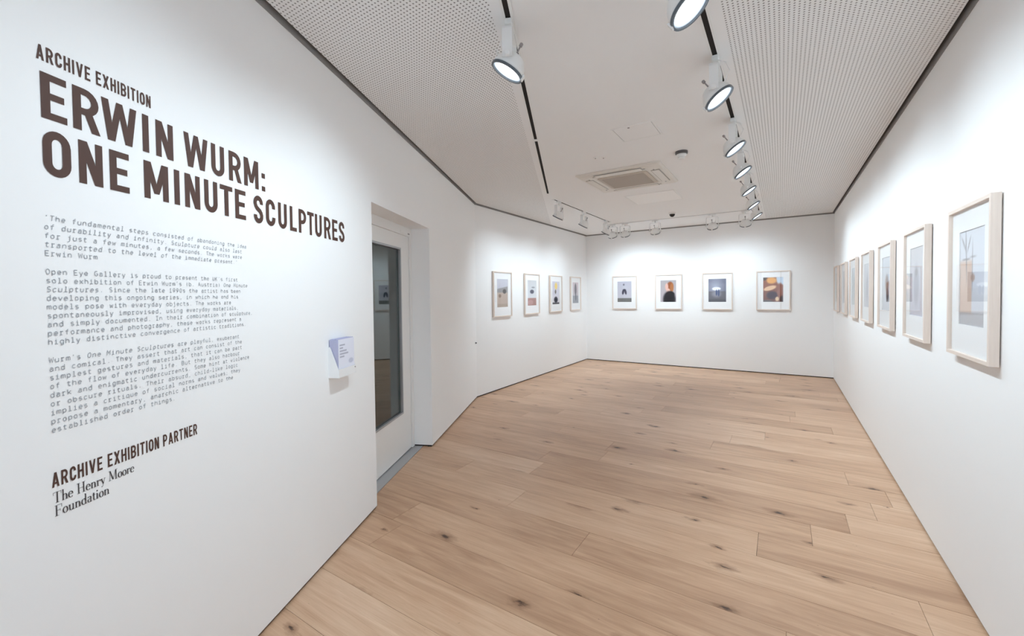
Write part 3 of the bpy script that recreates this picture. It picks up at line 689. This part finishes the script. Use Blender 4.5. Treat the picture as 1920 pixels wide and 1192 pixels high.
# ------------------------------------------------------------------ leaflet holder
HS0, HS1, HZ, HD = 3.69, 3.885, 1.060, 0.066
hr = wempty('leaflet_holder', (HS0 + HS1) / 2, 0.0, HZ); tag(hr, 'white acrylic leaflet holder fixed to the wall beside the door', 'leaflet holder')
hw_ = (HS1 - HS0) / 2; t_ = 0.004
def hbox(name, *a):
    bm = bmesh.new(); box(bm, *a); return mesh_obj(name, bm, M_HOLDER, hr)
hbox('back_plate', -hw_, hw_, 0.0, t_, 0.0, 0.18)
hbox('bottom_plate', -hw_, hw_, t_, HD, 0.0, t_)
hbox('front_lip', -hw_, hw_, HD - t_, HD, t_, 0.05)
for sx in (-1, 1):
    bm = bmesh.new(); xs_ = sorted((sx * hw_, sx * (hw_ - t_)))
    prof = [(t_, t_), (HD - t_, t_), (HD - t_, 0.05), (0.012, 0.18), (t_, 0.18)]
    A = [bm.verts.new((xs_[0], p[0], p[1])) for p in prof]; B = [bm.verts.new((xs_[1], p[0], p[1])) for p in prof]
    bm.faces.new(A); bm.faces.new(B[::-1])
    for i in range(5): bm.faces.new((A[i], A[(i + 1) % 5], B[(i + 1) % 5], B[i]))
    mesh_obj('side_panel', bm, M_HOLDER, hr)
bm = bmesh.new(); lathe(bm, [(0.004, 0), (0.004, 0.004)], 12, M=Matrix.Translation((-hw_ + 0.012, HD, 0.038)) @ Matrix.Rotation(math.radians(-90), 4, 'X')); mesh_obj('screw_cap', bm, M_KNOB, hr)
def leaflet_front(u, v):
    c = (226, 228, 240)
    for (a, b_, y) in ((0.08, 0.42, 0.84), (0.08, 0.30, 0.76), (0.08, 0.52, 0.68), (0.08, 0.62, 0.60), (0.08, 0.36, 0.52)):
        if a < u < b_: c = mixc(c, (150, 152, 170), 0.8 * blob(0.5, v, 0.5, y, 1, 0.018, 0.5))
    return mixc(c, (180, 184, 204), 0.7 * blob(u, v, 0.78, 0.36, 0.15, 0.07, 0.2))
NLEAF = 9
LW_, LH_ = HS1 - HS0 - 2 * t_ - 0.006, 0.222
for i in range(NLEAF):
    y0_ = t_ + 0.001 + i * (HD - 2 * t_ - 0.003) / NLEAF
    thk = (HD - 2 * t_ - 0.003) / NLEAF - 0.0006
    lf = wempty('leaflet', (HS0 + HS1) / 2, y0_, HZ + t_)
    front = i == NLEAF - 1
    tag(lf, 'front leaflet with lines of small grey print in the wall holder' if front else 'leaflet in the stack behind the front one in the wall holder', 'leaflet', 'leaflets in the wall holder')
    bm = bmesh.new(); box(bm, -LW_ / 2, LW_ / 2, 0, thk, 0.0005, LH_ - (0 if i % 2 else 0.004)); mesh_obj('pages', bm, M_PAPER, lf)
    if front:
        o = link('printed_cover', print_mesh('printed_cover', LW_ - 0.001, LH_ - 0.006, 0.0, leaflet_front, 40, 60), lf, (0, thk + 0.0004, LH_ / 2)); o.rotation_euler = (math.radians(-90), math.radians(180), 0)

# ------------------------------------------------------------------ lettering on the entry wall
# stroke based glyphs; each stroke is a list of points in units of cap height
def arc(cx_, cy_, rx, ry, a0, a1, n=8):
    return [(cx_ + rx * math.cos(math.radians(a0 + (a1 - a0) * i / n)), cy_ + ry * math.sin(math.radians(a0 + (a1 - a0) * i / n))) for i in range(n + 1)]
def stroke_quads(pts, width, closed=False):
    """offset polyline; width = number or function of tangent (dx, dy)"""
    P_ = [Vector(p) for p in pts]
    if not closed: P_ = [p for i, p in enumerate(P_) if i == 0 or (p - P_[i - 1]).length > 1e-6]
    n = len(P_); L_, R_ = [], []
    for i in range(n):
        if closed: a, b_ = P_[i - 1], P_[(i + 1) % n]; d0, d1 = (P_[i] - a).normalized(), (b_ - P_[i]).normalized()
        else:
            d0 = (P_[i] - P_[i - 1]).normalized() if i else (P_[1] - P_[0]).normalized()
            d1 = (P_[i + 1] - P_[i]).normalized() if i < n - 1 else d0
        t = (d0 + d1)
        t = t.normalized() if t.length > 1e-6 else d0
        w = width(t) if callable(width) else width
        nrm = Vector((-t.y, t.x)); k_ = 1.0 / max(0.5, nrm.dot(Vector((-d0.y, d0.x))))
        L_.append(P_[i] + nrm * w / 2 * k_); R_.append(P_[i] - nrm * w / 2 * k_)
    q = []
    for i in range(n if closed else n - 1):
        j = (i + 1) % n; q.append([L_[i], R_[i], R_[j], L_[j]])
    return q

# --- bold condensed capitals: returns (width, quads)
def bold_glyph(c, t=0.172, wscale=1.0):
    h = t / 2
    Wd = {'E': .48, 'R': .55, 'W': .86, 'I': t, 'N': .54, 'U': .53, 'M': .70, 'O': .54, 'T': .52, 'S': .52, 'C': .53, 'L': .45, 'P': .53, 'A': .60, 'H': .54, 'V': .60, 'X': .60, 'B': .55, ':': t, ' ': .20}
    w = Wd[c] * wscale if c not in 'I:' else t
    S_ = []      # (points, width, closed)
    r_ = (w - t) / 2; ry = min(0.26, r_ * 1.15)
    polys = []
    if c == 'E': S_ = [([(h, 0), (h, 1)], t), ([(0, 1 - h * .9), (w, 1 - h * .9)], t * .9), ([(0, h * .9), (w, h * .9)], t * .9), ([(0, .51), (w * .9, .51)], t * .88)]
    elif c == 'L': S_ = [([(h, 0), (h, 1)], t), ([(0, h * .9), (w, h * .9)], t * .9)]
    elif c == 'I': S_ = [([(h, 0), (h, 1)], t)]
    elif c == 'H': S_ = [([(h, 0), (h, 1)], t), ([(w - h, 0), (w - h, 1)], t), ([(h, .51), (w - h, .51)], t * .9)]
    elif c == 'T': S_ = [([(w / 2, 0), (w / 2, 1)], t), ([(0, 1 - h * .9), (w, 1 - h * .9)], t * .9)]
    elif c == 'O': S_ = [(arc(w / 2, 1 - h - ry, r_, ry, 0, 180, 12) + arc(w / 2, h + ry, r_, ry, 180, 360, 12), t, True)]
    elif c == 'U': S_ = [([(h, 1)] + arc(w / 2, h + ry, r_, ry, 180, 360, 12) + [(w - h, 1)], t)]
    elif c == 'C': S_ = [([(w - h, .66)] + arc(w / 2, 1 - h - ry, r_, ry, 0, 180, 12) + arc(w / 2, h + ry, r_, ry, 180, 360, 12) + [(w - h, .34)], t)]
    elif c == 'S':
        S_ = [([(w - h, .70)] + arc(w / 2, 1 - h - ry * .9, r_, ry * .9, 0, 180, 12) + [(h, .70), (h + .03, .62), (w / 2 - .08, .545), (w / 2 + .08, .455), (w - h - .03, .38), (w - h, .30)] + arc(w / 2, h + ry * .9, r_, ry * .9, 0, -180, 12) + [(h, .30)], t)]
    elif c in 'PRB':
        ym = .46 if c != 'B' else .51; rr = (1 - h * .9 - ym - 0) / 2
        x_ = w - h - rr * .95
        S_ = [([(h, 0), (h, 1)], t), ([(h, 1 - h * .9)] + [(x_, 1 - h * .9)] + arc(x_, ym + rr, rr * .95, rr, 90, -90, 10) + [(h, ym)], t * .92)]
        if c == 'R': polys.append([(w * .40, ym), (w * .40 + t * 1.05, ym), (w + .02, 0), (w + .02 - t * 1.08, 0)])
        if c == 'B':
            r3 = (ym - h * .9) / 2; S_.append(([(h, ym), (x_, ym)] + arc(x_, h * .9 + r3, rr * .95, r3, 90, -90, 10) + [(h, h * .9)], t * .92))
    elif c == 'N': S_ = [([(h, 0), (h, 1)], t * .95), ([(w - h, 0), (w - h, 1)], t * .95)]; polys.append([(0, 1), (t * 1.12, 1), (w, 0), (w - t * 1.12, 0)])
    elif c == 'M':
        S_ = [([(h, 0), (h, 1)], t * .98), ([(w - h, 0), (w - h, 1)], t * .98)]
        polys += [[(0, 1), (t * 1.15, 1), (w / 2 + t * .42, .16), (w / 2 - t * .42, .16)], [(w, 1), (w - t * 1.15, 1), (w / 2 - t * .42, .16), (w / 2 + t * .42, .16)]]
    elif c == 'W':
        q = w / 4; b2 = t * .96
        polys += [[(0, 1), (b2, 1), (q + b2 * .55, 0), (q - b2 * .5, 0)], [(2 * q - b2 * .45, 1), (2 * q + b2 * .45, 1), (q + b2 * .55, 0), (q - b2 * .42, 0)],
                  [(2 * q - b2 * .45, 1), (2 * q + b2 * .45, 1), (3 * q + b2 * .42, 0), (3 * q - b2 * .55, 0)], [(w - b2, 1), (w, 1), (3 * q + b2 * .5, 0), (3 * q - b2 * .55, 0)]]
    elif c == 'A':
        polys += [[(0, 0), (t, 0), (w / 2 + t * .5, 1), (w / 2 - t * .55, 1)], [(w, 0), (w - t, 0), (w / 2 - t * .5, 1), (w / 2 + t * .55, 1)]]; S_ = [([(w * .2, .27), (w * .8, .27)], t * .8)]
    elif c == 'V': polys += [[(0, 1), (t, 1), (w / 2 + t * .5, 0), (w / 2 - t * .5, 0)], [(w, 1), (w - t, 1), (w / 2 - t * .5, 0), (w / 2 + t * .5, 0)]]
    elif c == 'X': polys += [[(0, 1), (t * 1.1, 1), (w, 0), (w - t * 1.1, 0)], [(w, 1), (w - t * 1.1, 1), (0, 0), (t * 1.1, 0)]]
    elif c == ':': polys += [[(0, 0), (t, 0), (t, t * 1.05), (0, t * 1.05)], [(0, .48), (t, .48), (t, .48 + t * 1.05), (0, .48 + t * 1.05)]]
    for s_ in S_: polys += stroke_quads(s_[0], s_[1], len(s_) > 2 and s_[2])
    return w, polys

VT = 0.0012    # vinyl stands this far off the wall
def letter_mesh(polys, sx, sy, ox=0.0, oy=0.0, shear=0.0, bm=None):
    own = bm is None
    if own: bm = bmesh.new()
    for ip, p in enumerate(polys):
        pts = [(q[0] + shear * q[1], q[1]) for q in p]
        # reading direction runs away from the camera: local x = -s
        fr_ = [bm.verts.new((-(ox + q[0] * sx), VT + 0.00003 * ip, oy + q[1] * sy)) for q in pts]
        try: bm.faces.new(fr_)
        except ValueError: pass
    return bm
def face_room(bm):
    for f in bm.faces:
        f.normal_update()
        if f.normal.y < 0: f.normal_flip()
def flat_obj(name, bm, mat, parent):
    face_room(bm); me = bpy.data.meshes.new(name); bm.to_mesh(me); bm.free(); me.materials.append(mat); return link(name, me, parent)

def heading(text, s_left, s_right, z_base, cap, label, spans=None, t=0.172):
    """one object per letter; spans = measured (left, right) wall positions of the letters"""
    r = wempty('wall_lettering', s_left, 0.0, z_base); tag(r, label, 'wall text', 'exhibition text on the entry wall')
    gap = 0.17
    total, xs_ = 0.0, []
    for c in text:
        w, _ = bold_glyph(c, t)
        xs_.append(total); total += w + gap
    total -= gap; k_ = (s_left - s_right) / total
    si = 0
    for c, x in zip(text, xs_):
        if c == ' ': continue
        w, polys = bold_glyph(c, t)
        if spans:
            a, b_ = spans[si]; si += 1
            bm = letter_mesh(polys, (a - b_) / w, cap, s_left - a)
        else: bm = letter_mesh(polys, k_, cap, x * k_)
        flat_obj('letter', bm, M_BROWN, r)
    return r
heading('ARCHIVE EXHIBITION', 5.215, 4.905, 2.1795, 0.0405, 'small brown capitals at the top of the wall text', t=0.17)
def spans_of(words): return [p for w_ in words for p in w_]
e1 = [(5.2085, 5.1490), (5.1345, 5.0665), (5.0595, 4.9545), (4.9360, 4.9150), (4.8910, 4.8265), (4.7850, 4.6810), (4.6655, 4.6025), (4.5785, 4.5135), (4.4965, 4.4105), (4.3905, 4.3690)]
heading('ERWIN WURM:', 5.2085, 4.369, 2.0265, 0.1235, 'large brown capitals on the upper line of the wall title', e1)
e2 = [(5.2085, 5.1435), (5.1245, 5.0605), (5.0415, 4.9835), (4.9360, 4.8495), (4.8275, 4.8065), (4.7860, 4.7210), (4.7020, 4.6410), (4.6275, 4.5640), (4.5505, 4.4915),
      (4.4450, 4.3870), (4.3685, 4.3060), (4.2845, 4.2220), (4.1985, 4.1455), (4.1285, 4.0645), (4.0550, 3.9970), (3.9860, 3.9230), (3.8990, 3.8330), (3.8160, 3.7580), (3.7420, 3.6800)]
heading('ONE MINUTE SCULPTURES', 5.2085, 3.68, 1.8735, 0.1245, 'large brown capitals on the lower, longer line of the wall title', e2)
heading('ARCHIVE EXHIBITION PARTNER', 5.2155, 4.7645, 1.0215, 0.0405, 'small brown capitals below the grey paragraphs', t=0.165)

# --- typewriter face: cell width 1, cap height 1 (x height .70)
XH = 0.70
def mono(c):
    l, m, r_ = 0.14, 0.5, 0.86; rx, ry = 0.36, XH / 2
    bowl = arc(m, ry, rx, ry, 0, 360, 14)
    G = {
     'a': [arc(m, XH - .22, .30, .22, 150, 0, 7) + [(.80, .05), (.90, 0)], arc(m - .02, .21, .32, .21, 60, 360, 12)],
     'b': [[(l, 1), (l, 0)], arc(m, ry, rx, ry, 160, -160, 14)], 'c': [arc(m + .02, ry, rx, ry, 40, 320, 12)], 'd': [[(r_ - .1, 1), (r_, 1), (r_, 0)], arc(m, ry, rx, ry, 20, 340, 14)],
     'e': [[(l, ry), (r_, ry)] + arc(m, ry, rx, ry, 0, 315, 14)], 'f': [arc(.66, .80, .22, .20, 60, 180, 6) + [(.44, 0)], [(.16, XH), (.78, XH)]],
     'g': [arc(m, ry, rx, ry, 20, 340, 14), [(r_, XH), (r_, -.08)] + arc(m, -.08, rx, .20, 0, -150, 7)], 'h': [[(l, 1), (l, 0)], [(l, .42)] + arc(m, .42, rx, .28, 150, 0, 7) + [(r_, 0)]],
     'i': [[(.24, XH), (m, XH), (m, 0)], [(.16, 0), (.84, 0)], [(.44, .94), (.56, .94)]], 'j': [[(.30, XH), (.62, XH), (.62, -.08)] + arc(.36, -.08, .26, .20, 0, -120, 6), [(.56, .94), (.68, .94)]],
     'k': [[(l, 1), (l, 0)], [(r_, XH), (l, .28)], [(.36, .42), (r_, 0)]], 'l': [[(.24, 1), (m, 1), (m, 0)], [(.16, 0), (.84, 0)]],
     'm': [[(.08, XH), (.08, 0)], arc(.29, .50, .21, .20, 180, 0, 6) + [(.5, 0)], arc(.71, .50, .21, .20, 180, 0, 6) + [(.92, 0)]],
     'n': [[(l, XH), (l, 0)], arc(m, .40, rx, .30, 170, 0, 8) + [(r_, 0)]], 'o': [bowl], 'p': [[(l, XH), (l, -.28)], arc(m, ry, rx, ry, 160, -160, 14)], 'q': [[(r_, XH), (r_, -.28)], arc(m, ry, rx, ry, 20, 340, 14)],
     'r': [[(.16, XH), (.36, XH), (.36, 0)], [(.12, 0), (.64, 0)], arc(.64, .46, .28, .24, 170, 50, 6)], 's': [arc(m, .53, .30, .17, 30, 250, 8) + arc(m, .18, .32, .18, 70, -150, 8)],
     't': [[(.40, .95), (.40, .18)] + arc(.62, .18, .22, .18, 180, 320, 6), [(.12, XH), (.80, XH)]], 'u': [[(l, XH)] + arc(m, .28, rx, .28, 180, 350, 8), [(r_, XH), (r_, 0)]],
     'v': [[(.10, XH), (m, 0), (.90, XH)]], 'w': [[(.06, XH), (.27, 0), (.5, .55), (.73, 0), (.94, XH)]], 'x': [[(.12, XH), (.88, 0)], [(.88, XH), (.12, 0)]], 'y': [[(.10, XH), (.5, .02)], [(.90, XH), (.42, -.26), (.16, -.28)]],
     'z': [[(.14, XH), (.86, XH), (.14, 0), (.86, 0)]],
     'A': [[(.06, 0), (m, 1), (.94, 0)], [(.22, .34), (.78, .34)]], 'B': [[(l, 0), (l, 1), (.6, 1)] + arc(.58, .76, .24, .24, 90, -90, 6) + [(l, .52)], [(.58, .52)] + arc(.6, .26, .26, .26, 90, -90, 6) + [(l, 0)]],
     'E': [[(.84, 1), (l, 1), (l, 0), (.86, 0)], [(l, .52), (.72, .52)]], 'G': [arc(m + .02, .5, .38, .5, 50, 360, 14), [(.55, .45), (.90, .45), (.90, .1)]], 'I': [[(m, 0), (m, 1)], [(.18, 1), (.82, 1)], [(.18, 0), (.82, 0)]],
     'K': [[(l, 1), (l, 0)], [(r_, 1), (l, .4)], [(.38, .58), (r_, 0)]], 'M': [[(.10, 0), (.10, 1), (m, .4), (.90, 1), (.90, 0)]], 'O': [arc(m, .5, .38, .5, 0, 360, 16)],
     'S': [arc(m, .75, .32, .25, 30, 260, 9) + arc(m, .26, .34, .26, 75, -150, 9)], 'T': [[(m, 0), (m, 1)], [(.08, 1), (.92, 1)]], 'U': [[(l, 1)] + arc(m, .32, rx, .32, 180, 360, 9) + [(r_, 1)]],
     'W': [[(.04, 1), (.24, 0), (.5, .75), (.76, 0), (.96, 1)]], '1': [[(.24, .82), (.52, 1), (.52, 0)], [(.2, 0), (.84, 0)]], '9': [arc(m, .68, .34, .32, 0, 360, 12), [(.84, .68), (.74, .25), (.36, 0)]], '0': [arc(m, .5, .34, .5, 0, 360, 14)],
     '.': [[(.42, .05), (.58, .05)]], ',': [[(.54, .10), (.40, -.18)]], "'": [[(.5, 1.02), (.47, .76)]], '(': [arc(.86, .42, .4, .62, 130, 230, 7)], ')': [arc(.14, .42, .4, .62, 50, -50, 7)],
     ';': [[(.54, .10), (.40, -.18)], [(.44, .60), (.58, .60)]], '-': [[(.2, .36), (.8, .36)]], ' ': []}
    return G[c]
CELL, CAPM, ST = 0.01308, 0.0140, 0.15
def mono_line(text, z_mid, parent, s_left, z_root, italic_ranges=()):
    bm = bmesh.new()
    for i, c in enumerate(text):
        sh = 0.16 if any(a <= i < b_ for a, b_ in italic_ranges) else 0.0
        for s_ in mono(c):
            qs = stroke_quads(s_, ST)
            # cells are a little narrower than their pitch
            letter_mesh(qs, CELL * 0.80, CAPM, i * CELL + CELL * 0.10, z_mid - z_root - 0.35 * CAPM, sh, bm)
    o = flat_obj('text_line', bm, M_GREYTXT, parent); o['kind'] = 'stuff'; return o
par1 = ["'The fundamental steps consisted of abandoning the idea", "of durability and infinity. Sculpture could also last", "for just a few minutes, a few seconds. The works were", "transported to the level of the immediate present.'", "Erwin Wurm"]
par2 = ["Open Eye Gallery is proud to present the UK's first", "solo exhibition of Erwin Wurm's (b. Austria) One Minute", "Sculptures. Since the late 1990s the artist has been", "developing this ongoing series, in which he and his",
        "models pose with everyday objects. The works are", "spontaneously improvised, using everyday materials,", "and simply documented. In their combination of sculpture,", "performance and photography, these works represent a", "highly distinctive convergence of artistic traditions."]
par3 = ["Wurm's One Minute Sculptures are playful, exuberant", "and comical. They assert that art can consist of the", "simplest gestures and materials, that it can be part", "of the flow of everyday life. But they also harbour",
        "dark and enigmatic undercurrents. Some hint at violence", "or obscure rituals. Their absurd, child-like logic", "implies a critique of social norms and values; they", "propose a momentary, anarchic alternative to the", "established order of things."]
PITCH_L = 0.02395
for lines, z_first, label, ital in ((par1, 1.7555, 'top grey paragraph of slanted typewriter text on the entry wall', {0: [(0, 99)], 1: [(0, 99)], 2: [(0, 99)], 3: [(0, 99)]}),
                                    (par2, 1.6098, 'middle grey typewriter paragraph on the entry wall', {1: [(45, 99)], 2: [(0, 11)]}),
                                    (par3, 1.3690, 'lowest grey typewriter paragraph on the entry wall', {0: [(7, 28)]})):
    zr = z_first - (len(lines) - 1) * PITCH_L - 0.01
    r = wempty('wall_paragraph', 5.2135, 0.0, zr); tag(r, label, 'wall text', 'exhibition text on the entry wall')
    for i, tx in enumerate(lines): mono_line(tx, z_first - i * PITCH_L, r, 5.2135, zr, ital.get(i, ()))

# --- high-contrast serif for the partner's name
def serif(c):
    """(advance, thick strokes, thin strokes) in units of cap height"""
    xh = 0.56; K, k_ = 0.115, 0.035
    def st(x, y0, y1): return ([(x, y0), (x, y1)], K)
    def hl(x0, x1, y): return ([(x0, y), (x1, y)], k_)
    pen = lambda t: k_ + (K * 1.05 - k_) * abs(t.y) ** 1.5
    if c == 'T': return .80, [st(.40, 0, 1), hl(.03, .77, .98), hl(.22, .58, .018), ([(.045, .98), (.04, .74)], k_), ([(.755, .98), (.76, .74)], k_)]
    if c == 'H': return .92, [st(.20, 0, 1), st(.72, 0, 1), hl(.20, .72, .5)] + [hl(x - .16, x + .16, y) for x in (.20, .72) for y in (.018, .982)]
    if c == 'M': return 1.08, [([(.17, 0), (.17, 1)], k_ * 1.3), ([(.19, 1), (.53, .05)], K), ([(.53, .05), (.85, 1)], k_ * 1.3), st(.88, 0, 1), hl(.02, .32, .018), hl(.70, 1.05, .018), hl(.02, .22, .982), hl(.84, 1.05, .982)]
    if c == 'F': return .72, [st(.20, 0, 1), hl(.04, .68, .982), hl(.20, .52, .5), hl(.04, .40, .018), ([(.665, .98), (.67, .70)], k_), ([(.52, .62), (.52, .38)], k_)]
    if c == 'h': return .62, [st(.15, 0, 1), ([(.15, .38)] + arc(.31, .36, .16, .19, 170, 0, 8) + [(.47, 0)], pen), hl(.03, .27, .018), hl(.35, .60, .018), hl(.03, .15, .982)]
    if c == 'n': return .62, [st(.15, 0, xh), ([(.15, .38)] + arc(.31, .36, .16, .19, 170, 0, 8) + [(.47, 0)], pen), hl(.03, .27, .018), hl(.35, .60, .018), hl(.03, .15, xh - .018)]
    if c == 'r': return .46, [st(.15, 0, xh), (arc(.31, .36, .16, .19, 170, 40, 6), pen), hl(.03, .27, .018), hl(.03, .15, xh - .018), ([(.40, .54), (.40, .42)], K * .8)]
    if c == 'u': return .62, [([(.15, xh), (.15, .2)] + arc(.30, .19, .15, .18, 180, 340, 8), pen), st(.47, 0, xh), hl(.03, .15, xh - .018), hl(.35, .47, xh - .018), hl(.47, .60, .018)]
    if c == 'o': return .54, [(arc(.27, xh / 2, .20, xh / 2, 0, 360, 18), pen)]
    if c == 'e': return .52, [([(.07, .32), (.44, .32)] + arc(.26, xh / 2, .20, xh / 2, 5, 320, 14), pen)]
    if c == 'y': return .56, [([(.10, xh), (.30, .02)], K), ([(.47, xh), (.27, -.14), (.17, -.26), (.08, -.22)], k_ * 1.3), hl(.0, .22, xh - .018), hl(.38, .56, xh - .018)]
    if c == 'd': return .60, [st(.46, 0, 1), (arc(.27, xh / 2, .19, xh / 2, 30, 330, 14), pen), hl(.34, .46, .982), hl(.46, .58, .018)]
    if c == 'a': return .52, [([(.10, .44)] + arc(.24, .42, .14, .14, 160, 0, 7) + [(.38, .02), (.50, .02)], pen), (arc(.23, .16, .15, .16, 70, 340, 10), pen)]
    if c == 't': return .38, [([(.17, .74), (.17, .14)] + arc(.27, .13, .10, .12, 180, 320, 5), pen), hl(.03, .34, xh - .018)]
    if c == 'i': return .32, [st(.16, 0, xh), hl(.04, .28, .018), hl(.04, .16, xh - .018), ([(.16, .74), (.16, .87)], K)]
    return .34, []
def serif_line(text, s_left, s_right, z, cap, parent, s_root, z_root):
    bm = bmesh.new(); total = sum(serif(c)[0] for c in text); kx = (s_left - s_right) / total; x = 0
    for c in text:
        w, S_ = serif(c)
        for pts, wd in S_:
            letter_mesh(stroke_quads(pts, wd), kx, cap, (s_root - s_left) + x * kx, z - z_root, 0, bm)
        x += w
    o = flat_obj('text_line', bm, M_DARKTXT, parent); o['kind'] = 'stuff'; return o
sr0 = wempty('wall_lettering', 5.2145, 0.0, 0.938); tag(sr0, 'two lines of dark serif lettering at the foot of the wall text', 'wall text', 'exhibition text on the entry wall')
serif_line('The Henry Moore', 5.2145, 4.998, 0.9775, 0.030, sr0, 5.2145, 0.938)
serif_line('Foundation', 5.2125, 5.0735, 0.9405, 0.030, sr0, 5.2145, 0.938)
